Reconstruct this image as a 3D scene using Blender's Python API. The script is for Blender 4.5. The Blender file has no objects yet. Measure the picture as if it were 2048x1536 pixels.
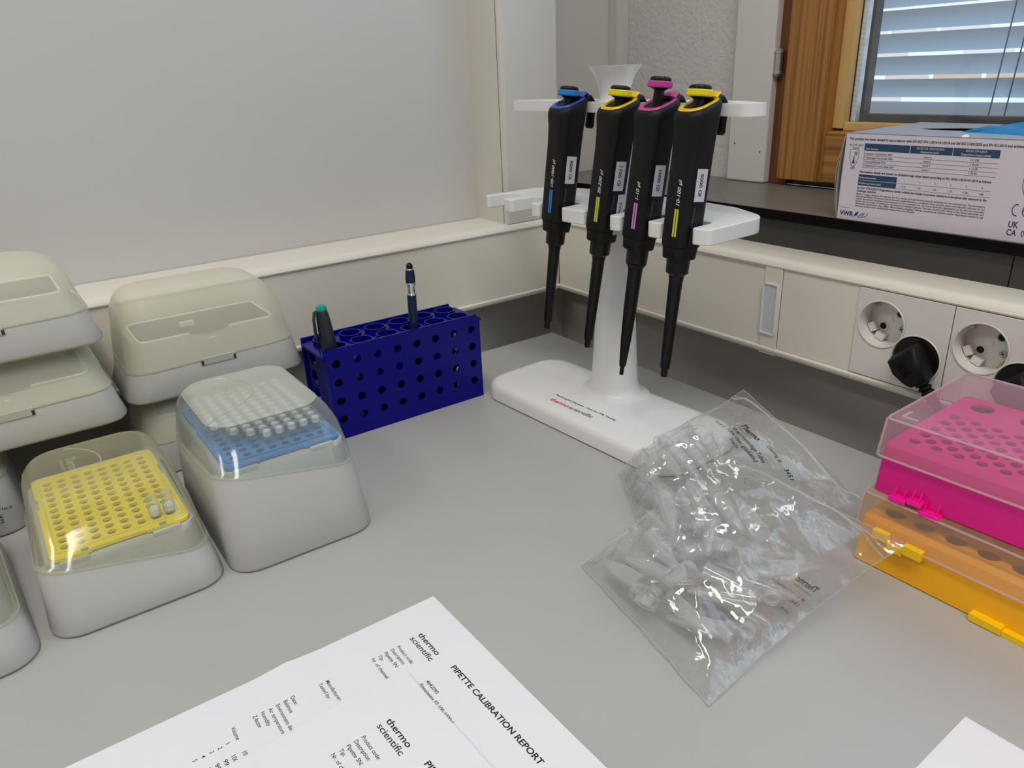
import bpy, bmesh, math, random
from mathutils import Vector, Matrix, noise
from mathutils.geometry import tessellate_polygon
random.seed(7)
MM = 0.001
scn = bpy.context.scene
COL = scn.collection
PI = math.pi
DEG = math.radians

# ------------------------------------------------------------------ camera
def make_camera():
    az, pi_, ro = CAM[1], CAM[2], CAM[3]
    d = Vector((math.cos(pi_)*math.cos(az), math.cos(pi_)*math.sin(az), math.sin(pi_)))
    r = d.cross(Vector((0, 0, 1))).normalized()
    u = r.cross(d)
    r2 = math.cos(ro)*r + math.sin(ro)*u
    u2 = -math.sin(ro)*r + math.cos(ro)*u
    cam = bpy.data.cameras.new('camera')
    cam.sensor_fit = 'HORIZONTAL'; cam.sensor_width = 36.0
    cam.lens = 36.0*CAM[0]/2048.0
    cam.clip_start = 0.01; cam.clip_end = 100
    o = bpy.data.objects.new('camera', cam); COL.objects.link(o)
    M = Matrix.Identity(4)
    for i in range(3):
        M[i][0] = r2[i]; M[i][1] = u2[i]; M[i][2] = -d[i]
    M[0][3], M[1][3], M[2][3] = 0.7155, -0.5738, 0.3127
    o.matrix_world = M
    scn.camera = o
CAM = (1509.81, 2.5362, -0.3964, -0.0441)
make_camera()

# ------------------------------------------------------------------ light
scn.view_settings.view_transform = 'Standard'
scn.view_settings.look = 'None'
scn.view_settings.gamma = 1.0
scn.view_settings.use_curve_mapping = False
scn.view_settings.exposure = 0.0
scn.cycles.transparent_max_bounces = 40
scn.cycles.max_bounces = 10
w = bpy.data.worlds.new('world'); scn.world = w; w.use_nodes = True
bg = w.node_tree.nodes['Background']
bg.inputs[0].default_value = (0.58, 0.79, 1.0, 1); bg.inputs[1].default_value = 2.0

LAMPS = [((1.00, -0.75, 1.80), 1.20, 0.30, 15.0, 0.0),
         ((0.30, -2.00, 1.80), 1.20, 0.30, 12.0, 0.0),
         ((2.20, -0.90, 1.80), 1.20, 0.30, 11.0, 0.0)]
for loc, lx, ly, pw, rz in LAMPS:
    L = bpy.data.lights.new('ceiling_lamp_light', 'AREA')
    L.shape = 'RECTANGLE'; L.size = lx; L.size_y = ly; L.energy = pw
    L.color = (1.0, 0.955, 0.90)
    o = bpy.data.objects.new('ceiling_lamp_light', L); COL.objects.link(o)
    o.location = loc; o.rotation_euler = (0, 0, rz)

# ------------------------------------------------------------------ materials
def newmat(name):
    m = bpy.data.materials.new(name); m.use_nodes = True
    nt = m.node_tree; nt.nodes.clear()
    out = nt.nodes.new('ShaderNodeOutputMaterial')
    return m, nt, out
def bump_noise(nt, scale, strength, dist=0.0005, detail=3, coord='Object', stretch=None):
    tc = nt.nodes.new('ShaderNodeTexCoord')
    n = nt.nodes.new('ShaderNodeTexNoise'); n.inputs['Scale'].default_value = scale
    n.inputs['Detail'].default_value = detail
    if stretch:
        mp = nt.nodes.new('ShaderNodeMapping'); mp.inputs['Scale'].default_value = stretch
        nt.links.new(tc.outputs[coord], mp.inputs[0]); nt.links.new(mp.outputs[0], n.inputs['Vector'])
    else:
        nt.links.new(tc.outputs[coord], n.inputs['Vector'])
    b = nt.nodes.new('ShaderNodeBump'); b.inputs['Strength'].default_value = strength
    b.inputs['Distance'].default_value = dist
    nt.links.new(n.outputs[0], b.inputs['Height'])
    return b, n
def M(name, col, rough=0.5, metal=0.0, spec=0.5, bump=None, coat=0.0, vary=None, sss=0):
    m, nt, out = newmat(name)
    p = nt.nodes.new('ShaderNodeBsdfPrincipled')
    p.inputs['Base Color'].default_value = (*col, 1)
    p.inputs['Roughness'].default_value = rough
    p.inputs['Metallic'].default_value = metal
    p.inputs['Specular IOR Level'].default_value = spec
    p.inputs['Coat Weight'].default_value = coat
    if bump:
        b, n = bump_noise(nt, *bump); nt.links.new(b.outputs[0], p.inputs['Normal'])
    if vary:
        sc_, amt = vary
        tc = nt.nodes.new('ShaderNodeTexCoord')
        n = nt.nodes.new('ShaderNodeTexNoise'); n.inputs['Scale'].default_value = sc_; n.inputs['Detail'].default_value = 4
        nt.links.new(tc.outputs['Object'], n.inputs['Vector'])
        r = nt.nodes.new('ShaderNodeValToRGB')
        r.color_ramp.elements[0].position = 0.3; r.color_ramp.elements[1].position = 0.7
        r.color_ramp.elements[0].color = (*[c*(1-amt) for c in col], 1)
        r.color_ramp.elements[1].color = (*[min(1, c*(1+amt)) for c in col], 1)
        nt.links.new(n.outputs[0], r.inputs[0]); nt.links.new(r.outputs[0], p.inputs['Base Color'])
    nt.links.new(p.outputs[0], out.inputs[0])
    return m
def frosted(name, col, haze, rough=0.15, edge=0.35, tint=(1, 1, 1), gloss=0.05, bump=None, trans=0.5, pw=3.0):
    """thin translucent plastic: see-through part + milky part + surface shine"""
    m, nt, out = newmat(name)
    N = nt.nodes.new; Lk = nt.links.new
    tr = N('ShaderNodeBsdfTransparent'); tr.inputs[0].default_value = (*tint, 1)
    di = N('ShaderNodeBsdfDiffuse'); di.inputs[0].default_value = (*col, 1)
    tl = N('ShaderNodeBsdfTranslucent'); tl.inputs[0].default_value = (*col, 1)
    mx = N('ShaderNodeMixShader'); mx.inputs[0].default_value = trans
    Lk(di.outputs[0], mx.inputs[1]); Lk(tl.outputs[0], mx.inputs[2])
    lw = N('ShaderNodeLayerWeight'); lw.inputs[0].default_value = 0.5
    p2 = N('ShaderNodeMath'); p2.operation = 'POWER'; p2.inputs[1].default_value = pw
    Lk(lw.outputs['Facing'], p2.inputs[0])
    ma = N('ShaderNodeMath'); ma.operation = 'MULTIPLY_ADD'; ma.inputs[1].default_value = edge; ma.inputs[2].default_value = haze
    ma.use_clamp = True
    Lk(p2.outputs[0], ma.inputs[0])
    m1 = N('ShaderNodeMixShader'); Lk(ma.outputs[0], m1.inputs[0]); Lk(tr.outputs[0], m1.inputs[1]); Lk(mx.outputs[0], m1.inputs[2])
    gl = N('ShaderNodeBsdfGlossy'); gl.inputs['Roughness'].default_value = rough
    p3 = N('ShaderNodeMath'); p3.operation = 'POWER'; p3.inputs[1].default_value = 4.0
    Lk(lw.outputs['Facing'], p3.inputs[0])
    mb = N('ShaderNodeMath'); mb.operation = 'MULTIPLY_ADD'; mb.inputs[1].default_value = 0.5; mb.inputs[2].default_value = gloss
    mb.use_clamp = True
    Lk(p3.outputs[0], mb.inputs[0])
    m2 = N('ShaderNodeMixShader'); Lk(mb.outputs[0], m2.inputs[0]); Lk(m1.outputs[0], m2.inputs[1]); Lk(gl.outputs[0], m2.inputs[2])
    if bump:
        b, n = bump_noise(nt, *bump); Lk(b.outputs[0], gl.inputs['Normal'])
    Lk(m2.outputs[0], out.inputs[0])
    return m
def wood(name, stretch, c0, c1):
    m, nt, out = newmat(name)
    N = nt.nodes.new; Lk = nt.links.new
    tc = N('ShaderNodeTexCoord'); mp = N('ShaderNodeMapping'); mp.inputs['Scale'].default_value = stretch
    Lk(tc.outputs['Object'], mp.inputs[0])
    n = N('ShaderNodeTexNoise'); n.inputs['Scale'].default_value = 1.0; n.inputs['Detail'].default_value = 6; n.inputs['Distortion'].default_value = 0.3
    Lk(mp.outputs[0], n.inputs['Vector'])
    r = N('ShaderNodeValToRGB')
    r.color_ramp.elements[0].position = 0.36; r.color_ramp.elements[0].color = (*c0, 1)
    r.color_ramp.elements[1].position = 0.58; r.color_ramp.elements[1].color = (*c1, 1)
    Lk(n.outputs[0], r.inputs[0])
    p = N('ShaderNodeBsdfPrincipled'); p.inputs['Roughness'].default_value = 0.35
    Lk(r.outputs[0], p.inputs['Base Color']); Lk(p.outputs[0], out.inputs[0])
    return m

T = {}
T['table'] = M('table_laminate', (0.44, 0.44, 0.425), 0.42, bump=(900, 0.05, 0.0002, 2), vary=(9, 0.02))
T['board'] = M('board_enamel', (0.62, 0.605, 0.585), 0.42, bump=(420, 0.25, 0.0004, 2))
T['column'] = M('painted_panel', (0.66, 0.64, 0.59), 0.45)
T['trunk'] = M('trunking_plastic', (0.79, 0.755, 0.665), 0.32)
T['wall'] = M('plaster', (0.62, 0.61, 0.59), 0.8, bump=(160, 0.7, 0.002, 4))
T['wall_plain'] = M('wall_paint', (0.60, 0.585, 0.56), 0.6)
T['wall_low'] = M('grey_panel', (0.44, 0.42, 0.385), 0.45, bump=(60, 0.1, 0.001, 3))
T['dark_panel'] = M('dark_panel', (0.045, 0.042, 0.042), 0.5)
T['sill'] = M('sill_laminate', (0.16, 0.145, 0.13), 0.35, vary=(12, 0.08))
T['sill_edge'] = M('sill_edge', (0.003, 0.003, 0.003), 0.6, spec=.1)
T['ceil'] = M('ceiling_paint', (0.8, 0.8, 0.78), 0.8)
T['floor'] = M('floor_lino', (0.35, 0.35, 0.36), 0.5)
T['white_frame'] = M('white_casing', (0.66, 0.65, 0.62), 0.45, bump=(50, 0.1, 0.001, 3))
T['wood_v'] = wood('pine_vertical', (300, 60, 3), (0.25, 0.098, 0.018), (0.40, 0.178, 0.038))
T['wood_h'] = wood('pine_horizontal', (3, 60, 260), (0.22, 0.085, 0.016), (0.42, 0.19, 0.042))
T['wood_dark'] = wood('pine_dark', (150, 60, 3), (0.10, 0.03, 0.008), (0.16, 0.05, 0.012))
T['bead'] = M('pale_wood_bead', (0.62, 0.39, 0.15), 0.35, vary=(15, 0.05))
T['metal'] = M('galvanised', (0.55, 0.56, 0.56), 0.35, 0.9)
T['stile'] = M('dark_stile', (0.085, 0.065, 0.055), 0.6, vary=(60, .35))  # dark brown-grey with random mottling
T['chrome'] = M('chrome', (0.8, 0.8, 0.8), 0.12, 1.0)
T['spacer'] = M('aluminium_spacer', (0.8, 0.86, 0.9), 0.3, 0.3)  # outdoor reflection put into the pale blue-white base colour
T['seal'] = M('dark_seal', (0.05, 0.052, 0.056), 0.5, vary=(60, 0.4))
T['slat'] = M('blind_slat', (0.60, 0.66, 0.72), 0.4)
T['cord'] = M('blind_cord', (0.12, 0.13, 0.14), 0.7)
T['glass'] = frosted('window_glass', (0.8, 0.85, 0.9), 0.015, 0.03, 0.02, gloss=0.04)
def brickmat():
    m, nt, out = newmat('brickwork')
    tc = nt.nodes.new('ShaderNodeTexCoord'); mp = nt.nodes.new('ShaderNodeMapping'); mp.inputs['Rotation'].default_value = (PI/2, 0, 0)
    b = nt.nodes.new('ShaderNodeTexBrick'); b.inputs['Scale'].default_value = 2.0
    b.inputs['Color1'].default_value = (.62, .36, .22, 1); b.inputs['Color2'].default_value = (.85, .85, .85, 1); b.inputs['Mortar'].default_value = (.9, .9, .9, 1)
    nt.links.new(tc.outputs['Object'], mp.inputs[0]); nt.links.new(mp.outputs[0], b.inputs['Vector'])
    p = nt.nodes.new('ShaderNodeBsdfPrincipled'); p.inputs['Roughness'].default_value = .9
    nt.links.new(b.outputs[0], p.inputs['Base Color']); nt.links.new(p.outputs[0], out.inputs[0]); return m
T['brick'] = brickmat()
T['white'] = M('white_plastic', (0.80, 0.80, 0.80), 0.32)
T['white_box'] = M('box_white_plastic', (0.49, 0.485, 0.465), 0.40)
T['box_in'] = M('box_inner_plastic', (0.50, 0.50, 0.44), 0.5)
T['rimw'] = M('well_rim_plastic', (0.92, 0.92, 0.80), 0.5)
T['cavity_shade'] = M('box_cavity_shade', (0.30, 0.305, 0.29), 0.5)  # darker than the box plastic: recess shade put into the colour
T['lid'] = frosted('lid_clear_yellowish', (0.66, 0.66, 0.50), 0.16, 0.10, 0.40, (0.97, 0.98, 0.92), 0.06)
T['lid_stack'] = frosted('lid_frosted', (0.93, 0.91, 0.74), 0.47, 0.38, 0.35, (0.98, 0.98, 0.93), 0.02, trans=.15)
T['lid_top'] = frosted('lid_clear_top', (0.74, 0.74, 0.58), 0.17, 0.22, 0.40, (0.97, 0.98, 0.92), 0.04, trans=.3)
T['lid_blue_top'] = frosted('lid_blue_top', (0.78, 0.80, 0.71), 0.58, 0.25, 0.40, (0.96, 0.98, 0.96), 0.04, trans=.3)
T['lid_blue'] = frosted('lid_clear_bluish', (0.60, 0.66, 0.64), 0.20, 0.10, 0.45, (0.94, 0.97, 0.97), 0.06)
T['emboss'] = frosted('lid_emboss', (0.78, 0.78, 0.66), 0.35, 0.2, 0.3)
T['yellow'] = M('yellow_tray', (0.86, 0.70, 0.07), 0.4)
T['yellow_hole_shade'] = M('yellow_tray_shade', (0.50, 0.40, 0.05), 0.6)  # tray colour darkened, shade inside the holes painted in
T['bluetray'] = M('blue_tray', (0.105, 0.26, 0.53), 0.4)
T['bluetray_hole_shade'] = M('blue_tray_shade', (0.045, 0.12, 0.25), 0.6)
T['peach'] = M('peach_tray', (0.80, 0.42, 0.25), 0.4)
T['tip'] = frosted('tip_plastic', (0.75, 0.77, 0.76), 0.16, 0.15, 0.5, gloss=0.05)
T['filter'] = M('tip_filter', (0.85, 0.85, 0.83), 0.7)
T['rack'] = M('blue_rack_plastic', (0.002, 0.002, 0.21), 0.25, spec=.2)
T['black'] = M('black_plastic', (0.0045, 0.0045, 0.005), 0.5, spec=.28)
T['black2'] = M('black_gloss', (0.004, 0.004, 0.0045), 0.34, spec=.3)
T['label'] = M('white_sticker', (0.62, 0.62, 0.68), 0.45)
T['ink'] = M('black_ink', (0.015, 0.015, 0.018), 0.6)
T['ink_grey'] = M('grey_ink', (0.03, 0.03, 0.03), 0.6)
T['ink_red'] = M('red_ink', (0.75, 0.02, 0.02), 0.5)
T['ink_white'] = M('white_ink', (0.62, 0.64, 0.66), 0.5)
T['ink_dim'] = M('dim_ink', (0.10, 0.10, 0.10), 0.5)
T['navy_ink'] = M('navy_ink', (0.02, 0.06, 0.13), 0.5)
T['dark_ink'] = M('box_print', (0.045, 0.05, 0.07), 0.5)
T['c_blue'] = M('cap_blue', (0.02, 0.20, 0.62), 0.35)
T['c_bluerim'] = M('rim_blue', (0.03, 0.08, 0.45), 0.35)
T['c_yellow'] = M('cap_yellow', (0.80, 0.66, 0.01), 0.35)
T['c_yellowrim'] = M('rim_yellow', (0.80, 0.50, 0.01), 0.35)
T['c_pink'] = M('cap_magenta', (0.52, 0.05, 0.28), 0.35)
T['c_lilac'] = M('stripe_lilac', (0.55, 0.22, 0.55), 0.4)
T['c_lime'] = M('stripe_lime', (0.55, 0.58, 0.03), 0.4)
T['paper'] = M('paper', (0.83, 0.82, 0.86), 0.7)
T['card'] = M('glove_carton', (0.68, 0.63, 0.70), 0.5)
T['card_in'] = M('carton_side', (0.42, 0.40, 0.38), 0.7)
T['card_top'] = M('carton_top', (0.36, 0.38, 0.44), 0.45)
T['dark'] = M('opening_shade', (0.01, 0.01, 0.01), 0.9)  # near-black colour stands in for the shade inside openings
T['glove'] = M('nitrile_glove', (0.01, 0.22, 0.50), 0.45)
T['socket'] = M('socket_plastic', (0.74, 0.72, 0.68), 0.25)
T['pink'] = M('pink_plastic', (0.74, 0.0, 0.25), 0.35)
T['pink_bright'] = M('pink_tab', (0.95, 0.005, 0.35), 0.3)
T['pink_hole_shade'] = M('pink_hole_shade', (0.38, 0.01, 0.14), 0.6)
T['orange'] = M('orange_plastic', (1.0, 0.47, 0.0), 0.35)
T['orange_bright'] = M('yellow_tab', (1.0, 0.62, 0.0), 0.3)
T['orange_hole_shade'] = M('orange_hole_shade', (0.68, 0.20, 0.02), 0.6)
T['rlid_pink'] = frosted('rack_lid_pink', (0.80, 0.60, 0.66), 0.26, 0.25, 0.25, (1, 0.95, 0.97), 0.04)
T['rlid_orange'] = frosted('rack_lid_orange', (0.84, 0.66, 0.48), 0.34, 0.30, 0.25, (1, 0.97, 0.9), 0.04)
T['rlid_edge'] = frosted('rack_lid_edge', (0.88, 0.72, 0.74), 0.5, 0.25, 0.2)
T['film'] = frosted('bag_film', (0.85, 0.85, 0.85), 0.03, 0.06, 0.16, (0.985, 0.985, 0.985), 0.085, bump=(40, 0.7, 0.005, 3), trans=.2)
T['film_edge'] = frosted('bag_seal', (0.85, 0.85, 0.85), 0.20, 0.12, 0.4, gloss=0.10)
T['tube'] = frosted('microtube_plastic', (0.88, 0.88, 0.89), 0.12, 0.12, 0.85, gloss=0.06, pw=4.5, trans=.3)
T['tube_pink'] = frosted('microtube_plastic_pinkish', (0.82, 0.68, 0.72), 0.2, 0.12, 0.6, gloss=0.06)
T['teal'] = M('teal_plastic', (0.0, 0.32, 0.27), 0.2)
T['marker'] = M('marker_body', (0.018, 0.024, 0.026), 0.4)
T['navy'] = M('navy_barrel', (0.006, 0.022, 0.065), 0.3, 0.3)
T['brass'] = M('brass_contact', (0.55, 0.42, 0.25), 0.3, 0.9)

# ------------------------------------------------------------------ mesh helpers
def rr(hx, hy, r, n=6, cx=0, cy=0):
    """rounded rectangle outline, counter-clockwise, 4*(n+1) points"""
    r = min(r, hx-1e-3, hy-1e-3); pts = []
    for (sx, sy, a0) in ((1, 1, 0), (-1, 1, 90), (-1, -1, 180), (1, -1, 270)):
        for k in range(n+1):
            a = math.radians(a0+90*k/n)
            pts.append((cx+sx*(hx-r)+r*math.cos(a), cy+sy*(hy-r)+r*math.sin(a)))
    return pts
def circ(cx, cy, r, n=20, ry=None):
    ry = ry or r
    return [(cx+r*math.cos(2*PI*k/n), cy+ry*math.sin(2*PI*k/n)) for k in range(n)]
def round_poly(pts, rad, n=4):
    """fillet polygon corners; rad number or list"""
    out = []; L = len(pts)
    for i, p in enumerate(pts):
        r = rad[i] if isinstance(rad, (list, tuple)) else rad
        a = Vector(pts[i-1]); b = Vector(p); c = Vector(pts[(i+1) % L])
        u = (a-b); v = (c-b); lu, lv = u.length, v.length
        if r <= 0 or lu < 1e-6 or lv < 1e-6: out.append((b.x, b.y)); continue
        u.normalize(); v.normalize()
        ang = u.angle(v); d = min(r/math.tan(max(ang/2, 0.05)), lu*.48, lv*.48)
        p0 = b+u*d; p1 = b+v*d
        for k in range(n+1):
            t = k/n
            q = (1-t)**2*p0+2*t*(1-t)*b+t*t*p1
            out.append((q.x, q.y))
    return out
class MB:
    def __init__(s): s.v = []; s.f = []; s.mi = []; s.cur = 0; s.X = Matrix.Identity(4)
    def add(s, vs, fs):
        b = len(s.v)
        for p in vs: s.v.append(s.X @ Vector(p))
        for f in fs: s.f.append([b+i for i in f]); s.mi.append(s.cur)
        return s
    def ring_loft(s, rings, cap0=True, cap1=True, closed=True):
        n = len(rings[0]); vs = [p for r in rings for p in r]; fs = []
        for i in range(len(rings)-1):
            for k in range(n if closed else n-1):
                k2 = (k+1) % n
                fs.append([i*n+k, i*n+k2, (i+1)*n+k2, (i+1)*n+k])
        if cap0: fs.append(list(range(n))[::-1])
        if cap1: fs.append([(len(rings)-1)*n+k for k in range(n)])
        return s.add(vs, fs)
    def loft(s, secs, cap0=True, cap1=True, n=6):
        """secs: (z | function(x,y), hx, hy, r, cx, cy)"""
        rings = []
        for q in secs:
            z, hx, hy, r = q[:4]; cx, cy = (q[4], q[5]) if len(q) > 4 else (0, 0)
            rings.append([(x, y, z(x, y) if callable(z) else z) for x, y in rr(hx, hy, r, n, cx, cy)])
        return s.ring_loft(rings, cap0, cap1)
    def box(s, x0, x1, y0, y1, z0, z1):
        v = [(x, y, z) for x in (x0, x1) for y in (y0, y1) for z in (z0, z1)]
        return s.add(v, [[0, 1, 3, 2], [4, 6, 7, 5], [0, 4, 5, 1], [2, 3, 7, 6], [0, 2, 6, 4], [1, 5, 7, 3]])
    def lathe(s, prof, n=24, cap0=True, cap1=True, sx=1, sy=1):
        rings = [[(r*sx*math.cos(2*PI*k/n), r*sy*math.sin(2*PI*k/n), z) for k in range(n)] for r, z in prof]
        return s.ring_loft(rings, cap0, cap1)
    def prism(s, pts, z0, z1):
        n = len(pts)
        return s.ring_loft([[(x, y, z0) for x, y in pts], [(x, y, z1) for x, y in pts]])
    def plate(s, outer, holes, z0, z1, bottom=True, holewalls=True):
        loops = [outer]+holes; flat = [p for l in loops for p in l]
        tris = tessellate_polygon([[Vector((x, y, 0)) for x, y in l] for l in loops])
        n = len(flat)
        vs = [(x, y, z1) for x, y in flat]+[(x, y, z0) for x, y in flat]
        fs = [list(t) for t in tris]
        if bottom: fs += [[t[0]+n, t[2]+n, t[1]+n] for t in tris]
        o = 0
        for li, l in enumerate(loops):
            m = len(l)
            if li == 0 or holewalls:
                for k in range(m):
                    k2 = (k+1) % m
                    fs.append([o+k, o+k2, n+o+k2, n+o+k])
            o += m
        return s.add(vs, fs)
    def tube(s, path, rad, n=12, cap=True, up=(0, 0, 1)):
        P = [Vector(p) for p in path]; rings = []
        for i, p in enumerate(P):
            t = (P[min(i+1, len(P)-1)]-P[max(i-1, 0)]).normalized()
            a = t.cross(Vector(up));
            if a.length < 1e-4: a = t.cross(Vector((1, 0, 0)))
            a.normalize(); b = t.cross(a).normalized()
            r = rad[i] if isinstance(rad, list) else rad
            rx, ry = r if isinstance(r, tuple) else (r, r)
            rings.append([p+a*rx*math.cos(2*PI*k/n)+b*ry*math.sin(2*PI*k/n) for k in range(n)])
        return s.ring_loft(rings, cap, cap)
    def build(s, name, mats, parent=None, smooth=35, recalc=True, bevel=0, solid=0, loc=None):
        me = bpy.data.meshes.new(name)
        me.from_pydata([p*MM for p in s.v], [], s.f)
        mats = mats if isinstance(mats, (list, tuple)) else [mats]
        for m in mats: me.materials.append(T[m])
        for p, i in zip(me.polygons, s.mi): p.material_index = i
        if recalc:
            bm = bmesh.new(); bm.from_mesh(me); bmesh.ops.recalc_face_normals(bm, faces=bm.faces); bm.to_mesh(me); bm.free()
        if smooth:
            me.polygons.foreach_set('use_smooth', [True]*len(me.polygons))
            me.set_sharp_from_angle(angle=math.radians(smooth))
        o = bpy.data.objects.new(name, me); COL.objects.link(o)
        if parent is not None: o.parent = parent
        if loc: o.location = [c*MM for c in loc]
        if bevel:
            b = o.modifiers.new('bevel', 'BEVEL'); b.width = bevel*MM; b.segments = 3; b.limit_method = 'ANGLE'; b.angle_limit = math.radians(40)
            b.harden_normals = False
        if solid:
            b = o.modifiers.new('solid', 'SOLIDIFY'); b.thickness = solid*MM; b.offset = -1
        return o
def tag(o, label=None, cat=None, group=None, kind=None):
    if label: o['label'] = label
    if cat: o['category'] = cat
    if group: o['group'] = group
    if kind: o['kind'] = kind
    return o
def thing(name, label, cat, loc=(0, 0, 0), rz=0.0, group=None, kind=None):
    o = bpy.data.objects.new(name, None); COL.objects.link(o)
    o.location = [c*MM for c in loc]; o.rotation_euler = (0, 0, rz); o.empty_display_size = 0.02
    return tag(o, label, cat, group, kind)
def copy_tree(o, parent=None):
    c = o.copy(); COL.objects.link(c); c.parent = parent
    for ch in list(o.children): copy_tree(ch, c)
    return c
_tc = {}
def text_geo(s, bold=0.0, shear=0.0, sp=1.0):
    key = (s, bold, shear, sp)
    if key in _tc: return _tc[key]
    cu = bpy.data.curves.new('t', 'FONT'); cu.body = s; cu.size = 1; cu.offset = bold; cu.shear = shear
    cu.space_character = sp; cu.resolution_u = 3; cu.fill_mode = 'FRONT'
    ob = bpy.data.objects.new('t', cu); COL.objects.link(ob)
    dg = bpy.context.evaluated_depsgraph_get(); dg.update()
    me = ob.evaluated_get(dg).to_mesh()
    vs = [tuple(v.co[:2]) for v in me.vertices]; fs = [list(p.vertices) for p in me.polygons]
    ob.evaluated_get(dg).to_mesh_clear()
    bpy.data.objects.remove(ob); bpy.data.curves.remove(cu)
    x0 = min(v[0] for v in vs); x1 = max(v[0] for v in vs)
    _tc[key] = (vs, fs, x0, x1)
    return _tc[key]
def put_text(mb, s, fn, x, y, width=None, cap=2.3, bold=0.0, shear=0.0, sp=1.0, align='l'):
    """fn maps 2D text plane (right, up) to 3D local coords; y is baseline; cap = capital height"""
    vs, fs, x0, x1 = text_geo(s, bold, shear, sp)
    k = cap/0.70
    kx = width/(x1-x0) if width else k
    wd = (x1-x0)*kx
    ox = x-(wd if align == 'r' else wd/2 if align == 'c' else 0)
    mb.add([fn(ox+(a-x0)*kx, y+b*k) for a, b in vs], fs)

# ------------------------------------------------------------------ the room
def struct(name, mb, m, parent=None, **k):
    o = mb.build(name, m, parent, **k)
    if parent is None: o['kind'] = 'structure'
    return o
CX0 = -96
struct('floor', MB().box(-400, 3300, -3600, 500, -780, -750), 'floor')
struct('ceiling', MB().box(-400, 3300, -3600, 500, 1850, 1880), 'ceil')
struct('wall_left', MB().box(CX0-25, CX0, -3600, -50, 120, 1850), 'board')
struct('wall_back', MB().box(-200, 3300, -3630, -3600, -750, 1850), 'wall_plain')
struct('wall_right', MB().box(3270, 3300, -3600, 212, -750, 1850), 'wall_plain')
struct('wall_corner', MB().box(-142, -122, -55, 250, -750, 1850), 'wall_plain')
# window wall : plaster left of the casing, above and below the opening
mb = MB().box(-122, 89, 212, 250, 165, 1850).box(89, 3300, 212, 250, 1150, 1850).box(1400, 3300, 212, 250, 165, 1150)
mb.box(-122, 3300, 212, 250, -750, 165)
struct('wall_window', mb, 'wall')
struct('trim_1', MB().box(-122, -106, 190, 212, 174.5, 1850), 'wall_plain', bevel=1)
# low grey back panels seen between the trunking and the table
struct('wall_low_left', MB().box(-75, -57, -3600, 66, -750, 45), 'wall_low')
mb = MB().box(-57, 3270, 51, 66, -750, 45)
struct('wall_low_right', mb, 'wall_low')
# corner column standing on the trunking
mb = MB().loft([(139.5, 38, 41, 5, -69, -12), (1850, 38, 41, 5, -69, -12)], n=4)
struct('column', mb, 'column')['kind'] = 'structure'
mb = MB().box(-38.5, -38.0, -53.3, -52.95, 139.5, 1850)
struct('trim_2', mb, 'ink_grey')
# sill
sl = thing('window_sill', 'dark brown laminate window sill with black front edge under the window', 'window sill', (0, 62, 165.5))
MB().box(-122, 1400, 3, 150, 0, 9).build('sill_board', 'sill', sl)
MB().box(-122, 1400, 0, 3, 0, 9).build('front_edge', 'sill_edge', sl)
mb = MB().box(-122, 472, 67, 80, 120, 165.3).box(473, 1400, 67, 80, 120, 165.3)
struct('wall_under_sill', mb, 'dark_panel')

# trunking
def trunk_profile(mb, d, ax, a0, a1, plane):
    """swept profile; d = depth coordinate pairs (out from wall, z)"""
    ring = []
    for a in (a0, a1):
        ring.append([(plane-o, a, z) if ax == 'y' else (a, plane+o, z) for o, z in d])
    mb.ring_loft(ring, True, True)
prof = [(18, 131), (18, 53), (0.0, 53), (-1.5, 53), (-3.0, 51.5), (-3.0, 49), (-1.2, 46.4), (3, 45.5), (66, 45.5), (66, 139.5), (7, 139.5), (2, 138.6), (-1.5, 136.0), (-2.6, 132.6), (-2.0, 131.2), (0, 131)]
tk = thing('cable_trunking', 'off-white cable trunking along the left wall under the big white board', 'cable trunking', (0, 0, 0))
mb = MB()
d = prof[:]
trunk_profile(mb, [(o, z) for o, z in prof], 'y', -3300, 24, -29)
mb.build('channel', 'trunk', tk, smooth=40)
mb = MB().box(-32, -28.8, -3300, 22.4, 53.2, 130.8); mb.build('cover', 'trunk', tk, bevel=.3)
tk2 = thing('cable_trunking', 'off-white cable trunking with sockets under the window sill', 'cable trunking', (0, 0, 0))
mb = MB(); ring = []
for a in (-29, 2400): ring.append([(a, 23+o, z) for o, z in [(min(o, 44), z) for o, z in prof]])
mb.ring_loft(ring); mb.build('channel', 'trunk', tk2, smooth=40)
MB().box(-28, 283, 22.8, 26, 53.2, 130.8).build('cover', 'trunk', tk2, bevel=.3)
MB().box(303, 378.6, 22.2, 26, 53.2, 130.8).build('cover', 'trunk', tk2, bevel=.3)
MB().box(537.6, 2400, 22.2, 26, 53.2, 130.8).build('cover', 'trunk', tk2, bevel=.3)
jl = MB().box(283.6, 302.4, 21.2, 23.2, 45.5, 133.5).build('joint_cover', 'trunk', tk2, bevel=.6)
mb = MB(); mb.X = Matrix(((1, 0, 0, 0), (0, 0, -1, 21.2), (0, 1, 0, 0), (0, 0, 0, 1)))
mb.plate(rr(8.4, 25.2, 2.2, 4, 292, 91), [rr(6.9, 23.7, 1.4, 4, 292, 91)], 0, 1.7); mb.build('label_frame', 'white', jl)
mb = MB(); mb.X = Matrix(((1, 0, 0, 0), (0, 0, -1, 21.2), (0, 1, 0, 0), (0, 0, 0, 1)))
mb.prism(rr(6.9, 23.7, 1.4, 4, 292, 91), 0, 0.6); mb.build('label_window', 'label', jl)

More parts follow.
